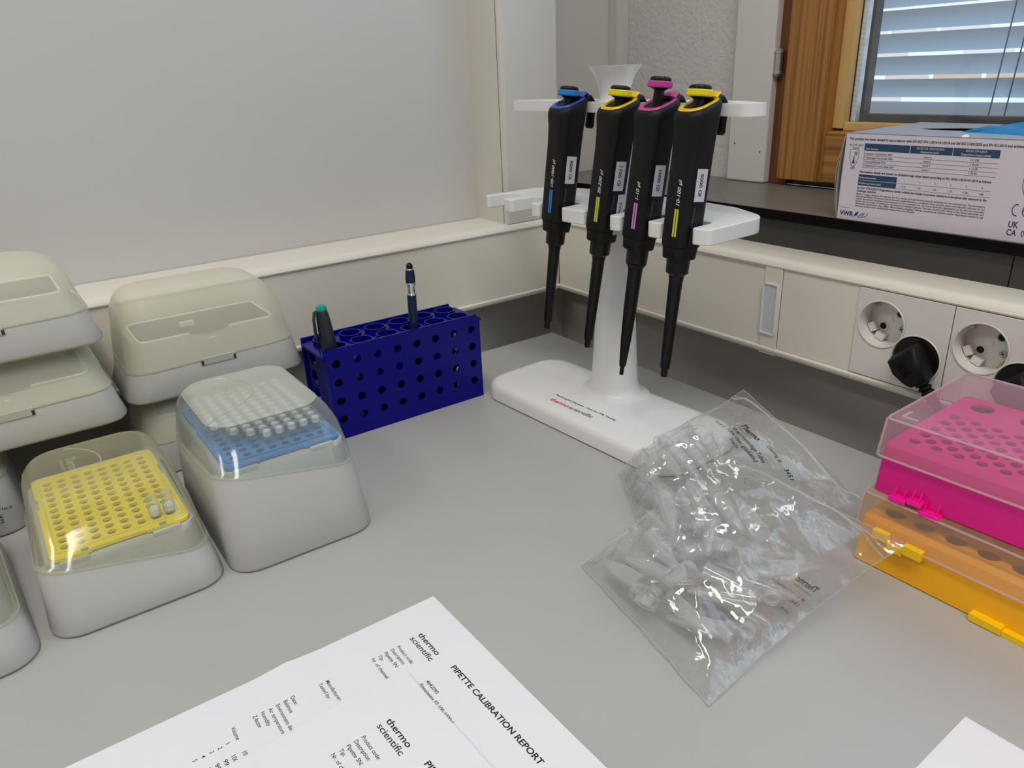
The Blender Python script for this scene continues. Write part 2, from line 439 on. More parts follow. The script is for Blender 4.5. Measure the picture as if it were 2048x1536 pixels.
# double sockets
RXZ = lambda y: Matrix(((1, 0, 0, 0), (0, 0, -1, y), (0, 1, 0, 0), (0, 0, 0, 1)))   # plane (x,z), out = -y
def socket(x0, x1, cs, label):
    t = thing('double_socket', label, 'socket', (0, 0, 0))
    mb = MB(); mb.X = RXZ(23.2)
    mb.plate([(x0+.4, 54), (x1-.4, 54), (x1-.4, 130.4), (x0+.4, 130.4)], [circ(c[0], c[1], 19.6, 40) for c in cs], 0, 2.6)
    mb.build('face_plate', 'socket', t, smooth=30, bevel=.3)
    for (cx, cz) in cs:
        mb = MB(); mb.X = RXZ(23.2) @ Matrix.Translation((cx, cz, 0))
        mb.lathe([(20.6, 3.0), (20.2, 3.5), (19.4, 3.4), (19.0, 2.6), (18.9, -14.5), (0.01, -14.5)], 40, False, True)
        rc = mb.build('socket_recess', 'socket', t)
        for px, pz in ((-6.7, -6.7), (6.7, 6.7)):
            mb = MB(); mb.X = RXZ(23.2) @ Matrix.Translation((cx+px, cz+pz, 0))
            mb.lathe([(4.4, -14.4), (4.4, -13.9), (3.4, -13.7), (3.2, -14.2)], 20, False, False); mb.build('pin_ring', 'socket', rc)
            mb = MB(); mb.X = RXZ(23.2) @ Matrix.Translation((cx+px, cz+pz, 0))
            mb.lathe([(2.7, -14.45), (2.7, -14.05)], 16); mb.build('pin_hole', 'dark', rc)
        mb = MB(); mb.X = RXZ(23.2) @ Matrix.Translation((cx, cz, 0)); mb.lathe([(1.7, -14.4), (1.7, -13.8)], 14); mb.build('centre_boss', 'socket', rc)
        mb = MB(); mb.X = RXZ(23.2) @ Matrix.Translation((cx+10, cz-5.5, 0))
        mb.lathe([(2.7, -14.4), (2.7, -12.6), (2.3, -12.2)], 16); mb.build('screw', 'metal', rc)
        mb = MB(); mb.X = RXZ(23.2) @ Matrix.Translation((cx+10, cz-5.5, 0)) @ Matrix.Rotation(.5, 4, 'Z'); mb.box(-1.9, 1.9, -.3, .3, -12.3, -12.05); mb.box(-.3, .3, -1.9, 1.9, -12.3, -12.04)
        mb.build('screw_slot', 'dark', rc)
        for sgn in (1, -1):
            mb = MB(); mb.X = RXZ(23.2) @ Matrix.Translation((cx-11.6*sgn, cz+11.6*sgn, 0)) @ Matrix.Rotation(DEG(45 if sgn > 0 else 225), 4, 'Z')
            mb.box(-3.4, 3.4, -.6, 5.2, -14.4, -13.2); mb.box(-2.0, 2.0, 0.6, 2.0, -13.2, -4.5)
            mb.build('earth_contact', 'brass', rc)
        for gx_, gz_, rot_ in ((-13.2, -7.6, -60), (-5.6, -14.4, -20)):
            mb = MB(); mb.X = RXZ(23.2) @ Matrix.Translation((cx+gx_, cz+gz_, 0)) @ Matrix.Rotation(DEG(rot_), 4, 'Z')
            mb.box(-4.0, 4.0, -2.8, 2.8, -14.4, -7.5)
            mb.build('guide_block', 'socket', rc, bevel=.4)
    return t
S1 = [(402, 102.5), (434.6, 80.4)]; S2 = [(481, 102.3), (513.6, 80)]
socket(379, 458, S1, 'double wall socket in the trunking with its upper left outlet empty, left of the other')
socket(458, 537, S2, 'double wall socket in the trunking at the right picture edge, behind the pink rack')

def plug(cx, cz, label, dirx=0.92, full=True):
    t = thing('power_plug', label, 'plug', (cx, 23, cz))
    mb = MB(); mb.X = RXZ(0)
    mb.lathe([(18.4, -12), (18.4, 3), (17.8, 4)], 40)
    mb.build('plug_face', 'black2', t)
    # angled grip : wedge block bending down right
    dv = Vector((dirx, 0, -1)).normalized(); sv = Vector((-dv.z, 0, dv.x))
    def rg(c, out, hw, hh, r=3):
        c = Vector(c)
        return [c + sv*a + Vector((0, -1, 0))*b for a, b in rr(hw, hh, r, 4)]
    mb = MB()
    mb.ring_loft([rg((-dv.x*11, -7, -dv.z*11), 0, 12, 4, 3), rg((-dv.x*8, -9, -dv.z*8), 0, 13.5, 9, 3), rg((dv.x*3, -11, dv.z*3), 0, 12.5, 12, 4),
                  rg((dv.x*14, -12, dv.z*14), 0, 9.5, 10, 4), rg((dv.x*19, -12, dv.z*19), 0, 7, 7.5, 3.5)])
    mb.build('grip', 'black', t, bevel=.8)
    mb = MB()
    for k in range(4):
        o = -4+k*2.2
        c = dv*2 + sv*o + Vector((0, -22.6, 0))
        mb.add([c+dv*a+sv*b+Vector((0, -cc, 0)) for a in (-8, 8) for b in (-.45, .45) for cc in (0, 1)], [[0, 1, 3, 2], [4, 6, 7, 5], [0, 4, 5, 1], [2, 3, 7, 6], [0, 2, 6, 4], [1, 5, 7, 3]])
    mb.build('grip_ribs', 'black2', t)
    mb = MB(); prof = []
    path = []; rad = []
    for k in range(17):
        s_ = 18+k*1.3; path.append(dv*s_+Vector((0, -12, 0))); rad.append(5.8-(k*.08) if k % 3 else 3.8)
    mb.tube(path, rad, 16, up=(0, 1, 0)); mb.build('strain_relief', 'black', t)
    mb = MB(); e = dv*39+Vector((0, -12, 0)); pth = [e, e+dv*12, e+dv*26+Vector((4, 0, -4)), e+dv*36+Vector((10, 2, -26)), e+dv*36+Vector((14, 10, -70))]
    pp = []
    for i in range(len(pth)-1):
        for k in range(6): pp.append(pth[i].lerp(pth[i+1], k/6))
    mb.tube(pp, 3.3, 12, up=(0, 1, 0)); mb.build('power_cord', 'black', t)
plug(434.6, 80.4, 'black mains plug with ribbed cord relief in the lower outlet of the left double socket')
plug(513.6, 80, 'black mains plug at the right picture edge, behind the pink rack lid')

# ------------------------------------------------------------------ window
win = thing('window_1', None, None, (0, 0, 0), kind='structure')
mb = MB().box(87, 142, 196, 217, 174.6, 1200); cs = mb.build('casing', 'white_frame', win, bevel=2)
for zz, xx in ((218, 97), (210, 134)):
    mb = MB(); mb.X = RXZ(196) @ Matrix.Translation((xx, zz, 0)); mb.lathe([(.9, 0), (.9, .3)], 10); mb.build('nail_hole', 'ink_grey', cs)
MB().box(138, 166, 206, 250, 175, 1200).build('frame_jamb', 'wood_dark', win)
MB().box(142, 1400, 212, 250, 174.6, 184).build('frame_sill', 'seal', win)
MB().box(160, 212, 195, 250, 182, 1200).build('sash_stile', 'wood_v', win, bevel=1)
MB().box(216.5, 1300, 195, 250, 182, 236).build('sash_rail', 'wood_h', win, bevel=3)
MB().box(212, 216.5, 199, 250, 182, 1200).build('sash_lip', 'wood_v', win)
MB().box(216, 229, 207, 218, 238, 1200).build('glazing_bead', 'bead', win, bevel=1.2)
MB().box(229.2, 1300, 207, 218, 236, 245).build('glazing_bead', 'bead', win, bevel=1.2)
MB().box(217, 1300, 214, 216, 243, 1200).build('pane', 'glass', win)
mb = MB().box(229.5, 235, 219, 226, 245, 1200)
k = 246
while k < 470:
    mb.box(230.3, 231.3, 218.4, 219, k, k+2); mb.box(233.0, 234.0, 218.4, 219, k, k+2); k += 5
mb.build('pane_spacer', 'spacer', win)
mb = MB().box(217, 1300, 226, 240, 238, 252); mb.build('pane_seal', 'seal', win)
mb = MB().box(200, 234.5, 233, 246, 236, 1200); mb.build('outer_stile', 'stile', win)  # dark strip filling the area between pane spacer and slats
mb = MB(); mb.X = Matrix.Translation((146, 200, 307)) @ Matrix.Scale(1.15, 4)
mb.lathe([(1.2, -14), (2.6, -13), (4.4, -11), (4.4, -9.5), (3.8, -9), (3.8, 7), (4.4, 7.5), (4.4, 9.5), (2.8, 11), (1.5, 12)], 16); mb.build('hinge', 'metal', win)
bl = thing('venetian_blind', 'light blue-grey venetian blind with tilted slats inside the window', 'blind', (214, 262, 470))
for i in range(10):
    z = 452-i*22.0-470
    mb = MB(); ring = []
    for xx in (3, 1080):
        up_ = []
        for k in range(9):
            u = -1+2*k/8
            up_.append((u*9.0, -u*9.2+1.2*(1-u*u)))
        pr = up_+[(y_, z_-0.35) for y_, z_ in reversed(up_)]
        ring.append([(xx, y_, z+z_) for y_, z_ in pr])
    mb.ring_loft(ring); mb.build('slat', 'slat', bl, smooth=50)
for xx in (142, 156):
    mb = MB().tube([(xx+14, -17, 0), (xx+6, -17, -120), (xx, -17, -226)], 0.7, 8)
    mb.build('lift_cord', 'cord', bl)
mb = MB().box(-2, 1080, -7, 7, 6, 30); mb.build('head_rail', 'slat', bl)
mb = MB().box(-2500, 5000, 3500, 3600, -1500, 900)
tag(mb.build('exterior_building', 'brick'), 'brown and white wall of a building outside seen through the blind slats', 'building')

# ------------------------------------------------------------------ bench
tb = thing('lab_bench', 'light grey laminate bench top filling the corner', 'bench', (0, 0, 0))
mb = MB().box(-4, 1700, -2000, -10, -28, 0); mb.build('bench_top', 'table', tb, bevel=1)
for lx, ly in ((40, -80), (1640, -80), (40, -1940), (1640, -1940)):
    MB().box(lx-25, lx+25, ly-25, ly+25, -750, -28).build('leg', 'metal', tb)

# ceiling lamps
for loc, lx, ly, pw, rz in LAMPS:
    c = thing('ceiling_light', 'ceiling strip light above the bench', 'ceiling light', [q/MM for q in loc], rz, 'ceiling lights')
    mb = MB().box(-lx*500-20, lx*500+20, -ly*500-20, ly*500+20, 8, 50); mb.build('lamp_housing', 'white', c)

# ------------------------------------------------------------------ tip boxes
def notch_rect(hx, hy, r, rn, side='y-'):
    """rounded rect with semicircular bulge in the middle of the -x... side given"""
    pts = rr(hx, hy, r, 4)
    out = []
    for i, p in enumerate(pts):
        out.append(p)
        q = pts[(i+1) % len(pts)]
        if abs(p[1]+hy) < 1e-6 and abs(q[1]+hy) < 1e-6 and p[0] < 0 < q[0]:
            for k in range(13):
                a = PI+PI*k/12
                out.append((rn*math.cos(a), -hy-.5+(rn*.36)*math.sin(a)))
    return out
def tip_box(name, label, loc, rz, zb, H, amp, lid, tray=None, tray_hole=None, logo=False, zp=48, win_=False, filled=None, txt=None):
    t = thing(name, label, 'pipette tip box', loc, rz, None)
    zc = lambda x, y: zb + amp*(-y/46.0)*(x/66.0)*1.0
    zc1 = lambda x, y: zc(x, y)-1.2
    mb = MB()
    fo = 0 if win_ else 4.5
    mb.loft([(0, 73, 50, 16, fo, .8), (1.0, 75.5, 52.3, 18, fo, .8), (3, 76.3, 53.0, 19, fo, .8), (zb*.45, 73.4, 51.6, 19, fo*.4, .3), (lambda x, y: zc(x, y)-2.0, 70.6, 50.0, 18.5), (zc1, 70.1, 49.6, 18.5), (lambda x, y: zc(x, y)-.9, 68.0, 47.5, 17)], True, False)
    base = None
    if tray:
        mb.loft([(lambda x, y: zc(x, y)-.9, 68.0, 47.5, 17), (zp-7, 65.8, 45.0, 14), (zp-3.5, 64.2, 44.0, 10), (zp-3.0, 63.6, 43.4, 10)], False, True)
        base = mb.build('base', 'white_box', t, smooth=50)
    else:
        mb.loft([(lambda x, y: zc(x, y)-.9, 68.0, 47.5, 17), (zp-4, 62.5, 42.0, 18), (zp, 61.5, 41.0, 17)], False, False)
        op = notch_rect(56, 35, 7, 17)
        mb.plate(rr(61.5, 41.0, 17), [op], zp-1, zp, bottom=False, holewalls=False)
        base = mb.build('base', 'white_box', t, smooth=50)
        mb = MB(); n = len(op)
        mb.ring_loft([[(x, y, zp-.5) for x, y in op], [(x*.97, y*.97, 14) for x, y in op]], False, True)
        mb.build('inner_well', 'cavity_shade', t, smooth=50)
        q = [(x, y, zp+.3-(5.5 if y < -35.6 else 0)) for x, y in op]; mb = MB().tube(q+[q[0]], 1.1, 6, False); mb.build('well_rim', 'rimw', t)
        MB().box(-12, 0, 26, 31, zp-9, zp-5).build('latch', 'rimw', t)
    # clips on base front
    if tray:
        holes = []
        for i in range(12):
            for j in range(8):
                holes.append(circ(-49.5+9*i, -31.5+9*j, 2.95, 14))
        mb = MB()
        out = [(-63, -41), (-30, -41), (-30, -39.5), (-12, -39.5), (-12, -41), (63, -41), (63, -18), (61.5, -18), (61.5, 14), (63, 14), (63, 41), (-12, 41), (-12, 39.5), (-30, 39.5), (-30, 41), (-63, 41)]
        out = round_poly(out, [7, .5, .5, .5, .5, 7, .5, .5, .5, .5, 7, .5, .5, .5, .5, 7], 5)
        mb.plate(out, holes, zp-2.2, zp)
        pl = mb.build('tip_tray', tray, t, smooth=30)
        mb = MB().plate(rr(56.5, 38.2, 4, 4), [rr(55.3, 37, 3, 4)], zp, zp+1.0); mb.build('tray_rim', tray, pl)
        mb = MB().plate(rr(60, 40, 5, 4), [], zp-6.0, zp-5.5); mb.build('tray_shade_sheet', tray_hole, pl)  # darker sheet below the holes carries their shade in its colour
        mb = MB()
        for y0 in (-24, 22): MB().box(58.6, 62.4, y0, y0+4.2, zp-.02, zp+.08).build('clip_slot', 'cavity_shade', pl)
        for y0, y1 in ((-37, -20), (17, 34)):
            MB().box(62.8, 65.2, y0, y1, zp-8, zp-1.8).build('tray_clip', 'box_in', t, bevel=.8)
    # lid
    mb = MB()
    h = H
    sec = [(zc, 70.3, 49.8, 18.5), (lambda x, y: zc(x, y)*.55+(zb+(h-zb)*.35)*.45, 69.0, 48.6, 19, -.8, 0)]
    for f, xb, xf, hy, r in ((.50, -67, 60, 46.6, 20), (.70, -65, 49, 44.4, 20), (.84, -61, 38, 41, 19), (.93, -57.5, 30, 38.5, 18), (.98, -53, 23, 35, 17), (1.0, -48, 17, 31, 15)):
        sec.append((zb+(h-zb)*f, (xf-xb)/2, hy, r, (xf+xb)/2, 0))
    if win_:  # lids of the stacked boxes have steeper ends
        sec = sec[:2]
        for f, xb, xf, hy, r in ((.50, -67.5, 65.5, 45.5, 20), (.72, -66, 62, 41.5, 20), (.86, -62.5, 56, 37, 18), (.94, -59, 50, 34, 16), (.985, -54, 42, 31, 15), (1.0, -48, 32, 28, 13)):
            sec.append((zb+(h-zb)*f, (xf-xb)/2, hy, r, (xf+xb)/2, 0))
    mb.loft(sec, False, True, n=8)
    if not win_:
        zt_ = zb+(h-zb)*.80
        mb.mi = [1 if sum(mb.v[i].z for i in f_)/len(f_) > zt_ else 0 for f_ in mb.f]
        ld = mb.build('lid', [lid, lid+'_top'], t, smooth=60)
    else: ld = mb.build('lid', lid, t, smooth=60)
    mb = MB(); rim = [(x, y, zc(x, y)+.6) for x, y in rr(70.6, 50.1, 18.5, 8)]
    mb.tube(rim+[rim[0]], (.55, .75), 6, False); mb.build('lid_rim', 'emboss', ld)
    if win_:
        mb = MB().box(-14, 14, -51.2, -49.2, zb-4.5, zb+1.5); mb.build('lid_catch', 'box_in', ld, bevel=.3)
        for sx in (-14.5, 12.5): MB().box(sx, sx+2, -51.3, -50.0, zb-4.3, zb-.5).build('catch_slot', 'ink_grey', ld)
    if logo:
        # raised curve and raised lettering on the lid
        def surf(x, y):
            # height of lid outer face by interpolating sections
            for i in range(len(sec)-1, 0, -1):
                a = sec[i]; b = sec[i-1]
                def inside(s_): return s_[4] - s_[1] <= x <= s_[4]+s_[1] and abs(y) <= s_[2]
                if inside(a): return (a[0] if not callable(a[0]) else a[0](x, y))
                bb = b if len(b) > 4 else (*b[:4], 0, 0)
                if abs(y) <= bb[2] and x <= bb[4]+bb[1] and x >= bb[4]-bb[1]:
                    za = a[0] if not callable(a[0]) else a[0](x, y); zb_ = b[0] if not callable(b[0]) else b[0](x, y)
                    dx = max((x-(a[4]+a[1]))/max((bb[4]+bb[1])-(a[4]+a[1]), .01), ((a[4]-a[1])-x)/max((a[4]-a[1])-(bb[4]-bb[1]), .01), (abs(y)-a[2])/max(bb[2]-a[2], .01), 0)
                    return za+(zb_-za)*min(1, dx)
            return zb
        path = []
        for k in range(41):
            a = -PI*.30+PI*.80*k/40
            x = -14+40*math.sin(a); y = -42+46*math.cos(a)
            y = max(y, -42)
            path.append((x, y, surf(x, y)+.25))
        mb = MB().tube(path, (.55, .4), 6); mb.build('raised_curve', 'emboss', ld)
        mb = MB()
        put_text(mb, 'Thermo', lambda a, b: (-28+a, -16+b, surf(-28+a, -16+b)+.35), 0, 0, 22, 5.6, .03)
        put_text(mb, 'SCIENTIFIC', lambda a, b: (-28+a, -16+b, surf(-28+a, -16+b)+.35), 0, -4.2, 20, 1.8, .01)
        mb.build('raised_lettering', 'emboss', ld)
    if txt:
        mb = MB()
        for s, x, z, wd, cp, bo in txt: put_text(mb, s, lambda a, b: (a, -52.9, b), x, z, wd, cp, bo)
        mb.build('printed_text', 'ink', base)
    return t
# stack by the left wall (right column) and left column ; local +x runs along world +y
tip_box('pipette_tip_box', 'empty frosted tip box with a tall lid, upper of two behind the blue tray', (23.5, -432, 67), DEG(90), 27, 87, 1.5, 'lid_stack', win_=True).scale.y = .91
tip_box('pipette_tip_box', 'frosted tip box carrying the tall empty one, mostly hidden behind the blue-tray box', (23.5, -432, 0), DEG(90), 30, 66.4, 1.5, 'lid_stack', win_=True).scale.y = .91
tip_box('pipette_tip_box', 'frosted tip box on top of the three-high stack at the left picture edge', (38, -590, 132), DEG(90), 25, 65, 1.0, 'lid_stack', win_=True, zp=40)
tip_box('pipette_tip_box', 'frosted tip box in the middle of the stack at the left picture edge', (38, -587, 66.5), DEG(90), 27, 65, 1.0, 'lid_stack', win_=True, zp=40)
tip_box('pipette_tip_box', 'printed white tip box at the foot of the left stack, behind the yellow-tray box', (38, -672, 0), DEG(90), 44, 66, 1.0, 'lid_stack', win_=True, zp=52,
        txt=[('ClipTip Flex', 38, 22, 30, 3.0, 0), ('40569E', 44, 16.5, 16, 2.8, .01), ('119082', 44, 12.2, 16, 2.8, .01)])
yb = tip_box('pipette_tip_box', 'low clear-lidded tip box holding a yellow tray with two tips left', (174, -547.5, 0), DEG(0), 34, 72, 9, 'lid', 'yellow', 'yellow_hole_shade', True, 47.5)
bb = tip_box('pipette_tip_box', 'tall tip box with a blue tray nearly full of tips', (178, -438, 0), DEG(-.5), 61, 98, 8, 'lid_blue', 'bluetray', 'bluetray_hole_shade', True, 74)
tip_box('pipette_tip_box', 'tip box with a peach tray cut off by the lower left picture edge', (186, -664, 0), DEG(4), 34, 72, 9, 'lid', 'peach', 'orange_hole_shade', True, 47)

# tips
def make_tip(name, label, group, head=10.5, L=44, low=False):
    t = thing(name, label, 'pipette tip', (0, 0, 0), 0, group)
    mb = MB(); mb.lathe([(0.5, -L), (1.0, -L*.75), (2.4, -4), (2.7, 0), (3.7, .3), (3.8, head*.45), (3.55, head*.5), (3.6, head), (3.0, head), (2.9, head-3)], 14, False, False)
    for k in range(0, 12):
        a = 2*PI*k/12
        mb.box(3.7*math.cos(a)-.18, 3.7*math.cos(a)+.18, 3.7*math.sin(a)-.18, 3.7*math.sin(a)+.18, .3, head*.45)
    mb.build('tip_body', 'tip', t, recalc=False)
    mb = MB().lathe([(3.0, .8), (3.1, 5), (2.0, 6.5)] if low else [(2.7, head*.5), (2.9, head-1.8), (2.5, head-1.3)], 14); mb.build('filter', 'filter', t)
    return t
proto = None
def place_tip(boxobj, i, j, zp, lab, grp):
    global proto
    if proto is None: proto = make_tip('pipette_tip', lab, grp); o = proto
    elif not proto.get('label'): o = proto
    else: o = copy_tree(proto)
    o['label'] = lab; o['group'] = grp
    v = Matrix.Rotation(boxobj.rotation_euler.z, 3, 'Z') @ Vector((-49.5+9*i, -31.5+9*j, zp))
    o.location = boxobj.location + v*MM
for j in range(8):
    top = {0: 6, 1: 8, 2: 9}.get(j, 10)
    for i in range(0, top+1):
        place_tip(bb, i, j, 74, 'clear filter tip standing in the blue tray under the tall lid', 'filter tips in the blue tray')
proto = make_tip('pipette_tip', '', '', 15, 36, low=True)
place_tip(yb, 11, 6, 49, 'left one of the two small tips standing in the yellow tray', 'tips left in the yellow tray')
place_tip(yb, 11, 7, 49, 'right one of the two small tips standing in the yellow tray', 'tips left in the yellow tray')

# ------------------------------------------------------------------ blue tube rack
rk = thing('tube_rack', 'dark blue plastic tube rack with round holes holding two pens', 'tube rack', (105.5, -351, 0), PI/2)
W_, D_, H_ = 163, 60, 88.5
mb = MB(); mb.X = Matrix(((1, 0, 0, 0), (0, 0, 1, 0), (0, 1, 0, 0), (0, 0, 0, 1)))  # (x, z, out)
hs = [circ(9+k*20.6, 19.5+j*18.2, 3.9, 20) for k in range(8) for j in range(4)]
mb.plate([(0, 0), (W_, 0), (W_, H_-3), (W_-3, H_-3), (W_-3, H_), (3, H_), (3, H_-3), (0, H_-3)], hs, 0, 2.0); mb.build('front_panel', 'rack', rk, smooth=30)
mb = MB(); mb.X = Matrix(((1, 0, 0, 0), (0, 0, 1, 0), (0, 1, 0, 0), (0, 0, 0, 1)))
mb.plate([(0, 0), (W_, 0), (W_, H_-3), (0, H_-3)], hs, D_-2, D_); mb.build('back_panel', 'rack', rk, smooth=30)
for x0 in (2.2, W_-4.2):
    mb = MB(); mb.X = Matrix(((0, 0, 1, 0), (1, 0, 0, 0), (0, 1, 0, 0), (0, 0, 0, 1)))
    mb.plate([(2, 0), (D_-2, 0), (D_-2, H_-6), (2, H_-6)], [circ(D_-19, 13+19*k, 7.6, 24) for k in range(4)], x0, x0+2); mb.build('side_panel', 'rack', rk, smooth=30)
top_h = [circ(16+k*26.2, y, 9.3, 28) for k in range(6) for y in (14.5, 40.5)]
mb = MB().plate([(-3, 2), (W_+3, 2), (W_+3, D_-8), (W_+1, D_-8), (W_+1, D_+2), (2, D_+2), (2, D_-8), (-3, D_-8)], top_h, H_-8, H_-5.8)
for c in range(12):
    k, y = c // 2, (14.5, 40.5)[c % 2]
    ri = [[(x, yy, z) for x, yy in circ(16+k*26.2, y, r_, 28)] for r_, z in ((10.6, H_-8), (10.6, H_-2), (9.3, H_-2), (9.3, H_-8))]
    mb.ring_loft(ri, False, False)
mb.build('top_plate', 'rack', rk, smooth=40)
mb = MB().plate([(2, 2), (W_-2, 2), (W_-2, D_-2), (2, D_-2)], [circ(16+k*26.2, y, 9.3, 20) for k in range(6) for y in (14.5, 40.5)], 44, 46); mb.build('middle_plate', 'rack', rk, smooth=30)
mb = MB().box(2, W_-2, 2, D_-2, 3, 5); mb.build('bottom_plate', 'rack', rk)
RKM = Matrix.Translation(Vector((105.5, -351, 0))) @ Matrix.Rotation(PI/2, 4, 'Z')
# marker
p = RKM @ Vector((15.5, 15, 5.2))
mk = thing('marker_pen', 'dark grey marker pen with teal cap end in the blue rack', 'marker', p); mk.rotation_euler = (DEG(3), DEG(-2), 0)
MB().lathe([(5.5, 0), (6.6, 4), (7.2, 60), (7.8, 75), (7.6, 90), (6.8, 106), (5.8, 113), (4.8, 115.5)], 24, sx=1, sy=.9).build('barrel', 'marker', mk)
MB().lathe([(4.8, 115.3), (5.2, 116.3), (4.4, 118.8), (2.2, 120.2)], 24).build('end_cap', 'teal', mk)
mb = MB().tube([(-.5, -3.5, 115.5), (-.8, -6.6, 114.5), (-1, -8.4, 108), (-1, -9.6, 92), (-1, -8.6, 74)], [(2.8, 1.1), (3.2, 1.2), (3.2, 1.2), (3, 1.2), (2.8, 1.1)], 10); mb.build('clip', 'marker', mk)
p = RKM @ Vector((97, 14.5, 5.2)) - Vector((2.5, 0, 0))
pn = thing('stylus_pen', 'slim navy pen with chrome band and black stylus tip in the blue rack', 'pen', p); pn.rotation_euler = (0, DEG(2.2), 0)
MB().lathe([(3.5, 0), (4.4, 5), (4.4, 113), (4.2, 113.5)], 24).build('barrel', 'navy', pn)
MB().lathe([(4.6, 113.4), (4.6, 114.6), (3.6, 115), (3.5, 122), (4.4, 122.5), (4.6, 125), (4.5, 125.6)], 24).build('chrome_band', 'chrome', pn)
MB().lathe([(4.5, 125.4), (4.7, 130), (4.1, 137.5), (3.9, 138)], 24).build('grip_section', 'navy', pn)
MB().lathe([(4.0, 137.9), (4.0, 139.2), (3.4, 139.4)], 24).build('tip_ring', 'chrome', pn)
MB().lathe([(3.1, 139.2), (3.2, 141), (2.5, 143), (1.2, 144.1), (.1, 144.4)], 20).build('stylus_tip', 'black2', pn)

# ------------------------------------------------------------------ pipette stand
SX, SY, SR = 216, -105, DEG(3)
st = thing('pipette_stand', 'white plastic pipette stand with a long base and two slotted shelves', 'pipette stand', (SX, SY, 0), SR)
mb = MB()
secs = [(0, 120, 49, 24), (1.5, 122, 51, 26), (11, 122, 51, 26), (15.5, 120.5, 49.5, 25), (17.6, 117, 46, 23), (18.4, 112, 41, 20)]
mb.loft([(z, a+3.5, b, r, 7.5, -27) for z, a, b, r in secs], True, True, n=10)
mb.build('base', 'white', st, smooth=50)
mb = MB(); rings = []
for z, rx, ry in ((17.8, 38, 30), (19.5, 31, 25), (23, 26, 22.5), (30, 23.5, 21), (60, 22, 19), (120, 18.5, 16), (190, 15.5, 13), (275, 14, 12)):
    rings.append([(rx*math.cos(2*PI*k/40), ry*math.sin(2*PI*k/40)-2, z) for k in range(40)])
mb.ring_loft(rings); mb.build('post', 'white', st, smooth=60)
# base print
lb = MB().box(-48, 63, -53.5, -45.5, 18.4, 18.52).build('text_label', 'white', st); lb['label'] = 'clear printed strip'
mb = MB(); put_text(mb, 'Physiological Samples - Not for FPB Testing', lambda a, b: (a, b, 18.6), -31, -51.5, 80, 2.4, .025); mb.build('printed_text', 'ink', lb)
mb = MB(); put_text(mb, 'thermo', lambda a, b: (a, b, 18.5), -27, -63, 25, 5.4, .022, sp=.95); mb.build('red_lettering', 'ink_red', st)
mb = MB(); put_text(mb, 'scientific', lambda a, b: (a, b, 18.5), -1.0, -63, 31, 5.4, 0, sp=.9); mb.build('black_lettering', 'ink', st)
# lower shelf
sl_c = [-112, -73, -32, 31, 73, 112.5]
fr = -50
pts = [(-139, fr+3)]; rad = [4]
for c, wn in zip((-119, -78, -37, 23, 65.5, 109), (25, 28, 30, 30, 29.5, 29)):
    h = wn/2
    pts += [(c-h, fr), (c-h+.5, fr+15), (c-h+1, fr+28), (c+h-1, fr+28), (c+h-.5, fr+15), (c+h, fr)]
    rad += [4, 4, 7, 7, 4, 4]
pts += [(139, fr+3), (137, 20), (95, 40), (40, 48), (-40, 48), (-95, 40), (-137, 20)]; rad += [6, 24, 20, 20, 20, 20, 24]
poly = round_poly(pts, rad, 5)
mb = MB().prism(poly, 189, 201); o = mb.build('lower_shelf', 'white', st, smooth=30, bevel=2); o.rotation_euler = (0, DEG(-.5), DEG(-1.5)); o.location = (.003, 0, -.002)
# upper shelf
pts = [(-146, 2)]; rad = [10]
fy = -14
pts += [(-138, -13)]; rad += [8]
pts += [(-60, -14), (60, -14), (142, -13), (149, 3), (110, 20), (40, 28), (-40, 28), (-110, 20)]; rad += [30, 30, 10, 14, 20, 20, 20, 20]
mb = MB().plate(round_poly(pts, rad, 5), [rr(7.5, 6.8, 4, 4, c, -4.2) for c in sl_c], 274.5, 283); o = mb.build('upper_shelf', 'white', st, smooth=30, bevel=1.0); o.rotation_euler = (0, 0, DEG(-3))
mb = MB(); rings = []
for z, rx, ry in ((283, 15, 13), (286, 13.6, 12), (292, 14, 12.4), (300, 16.6, 14.5), (306, 20, 17), (310, 23.8, 19.5), (311, 24.3, 20), (311, 22.6, 18.4), (306, 18.5, 15.5), (300, 15, 13), (290, 11, 10), (286, 10, 9)):
    rings.append([(rx*math.cos(2*PI*k/36)-6, ry*math.sin(2*PI*k/36), z) for k in range(36)])
mb.ring_loft(rings); mb.build('top_funnel', 'white', st, smooth=60)

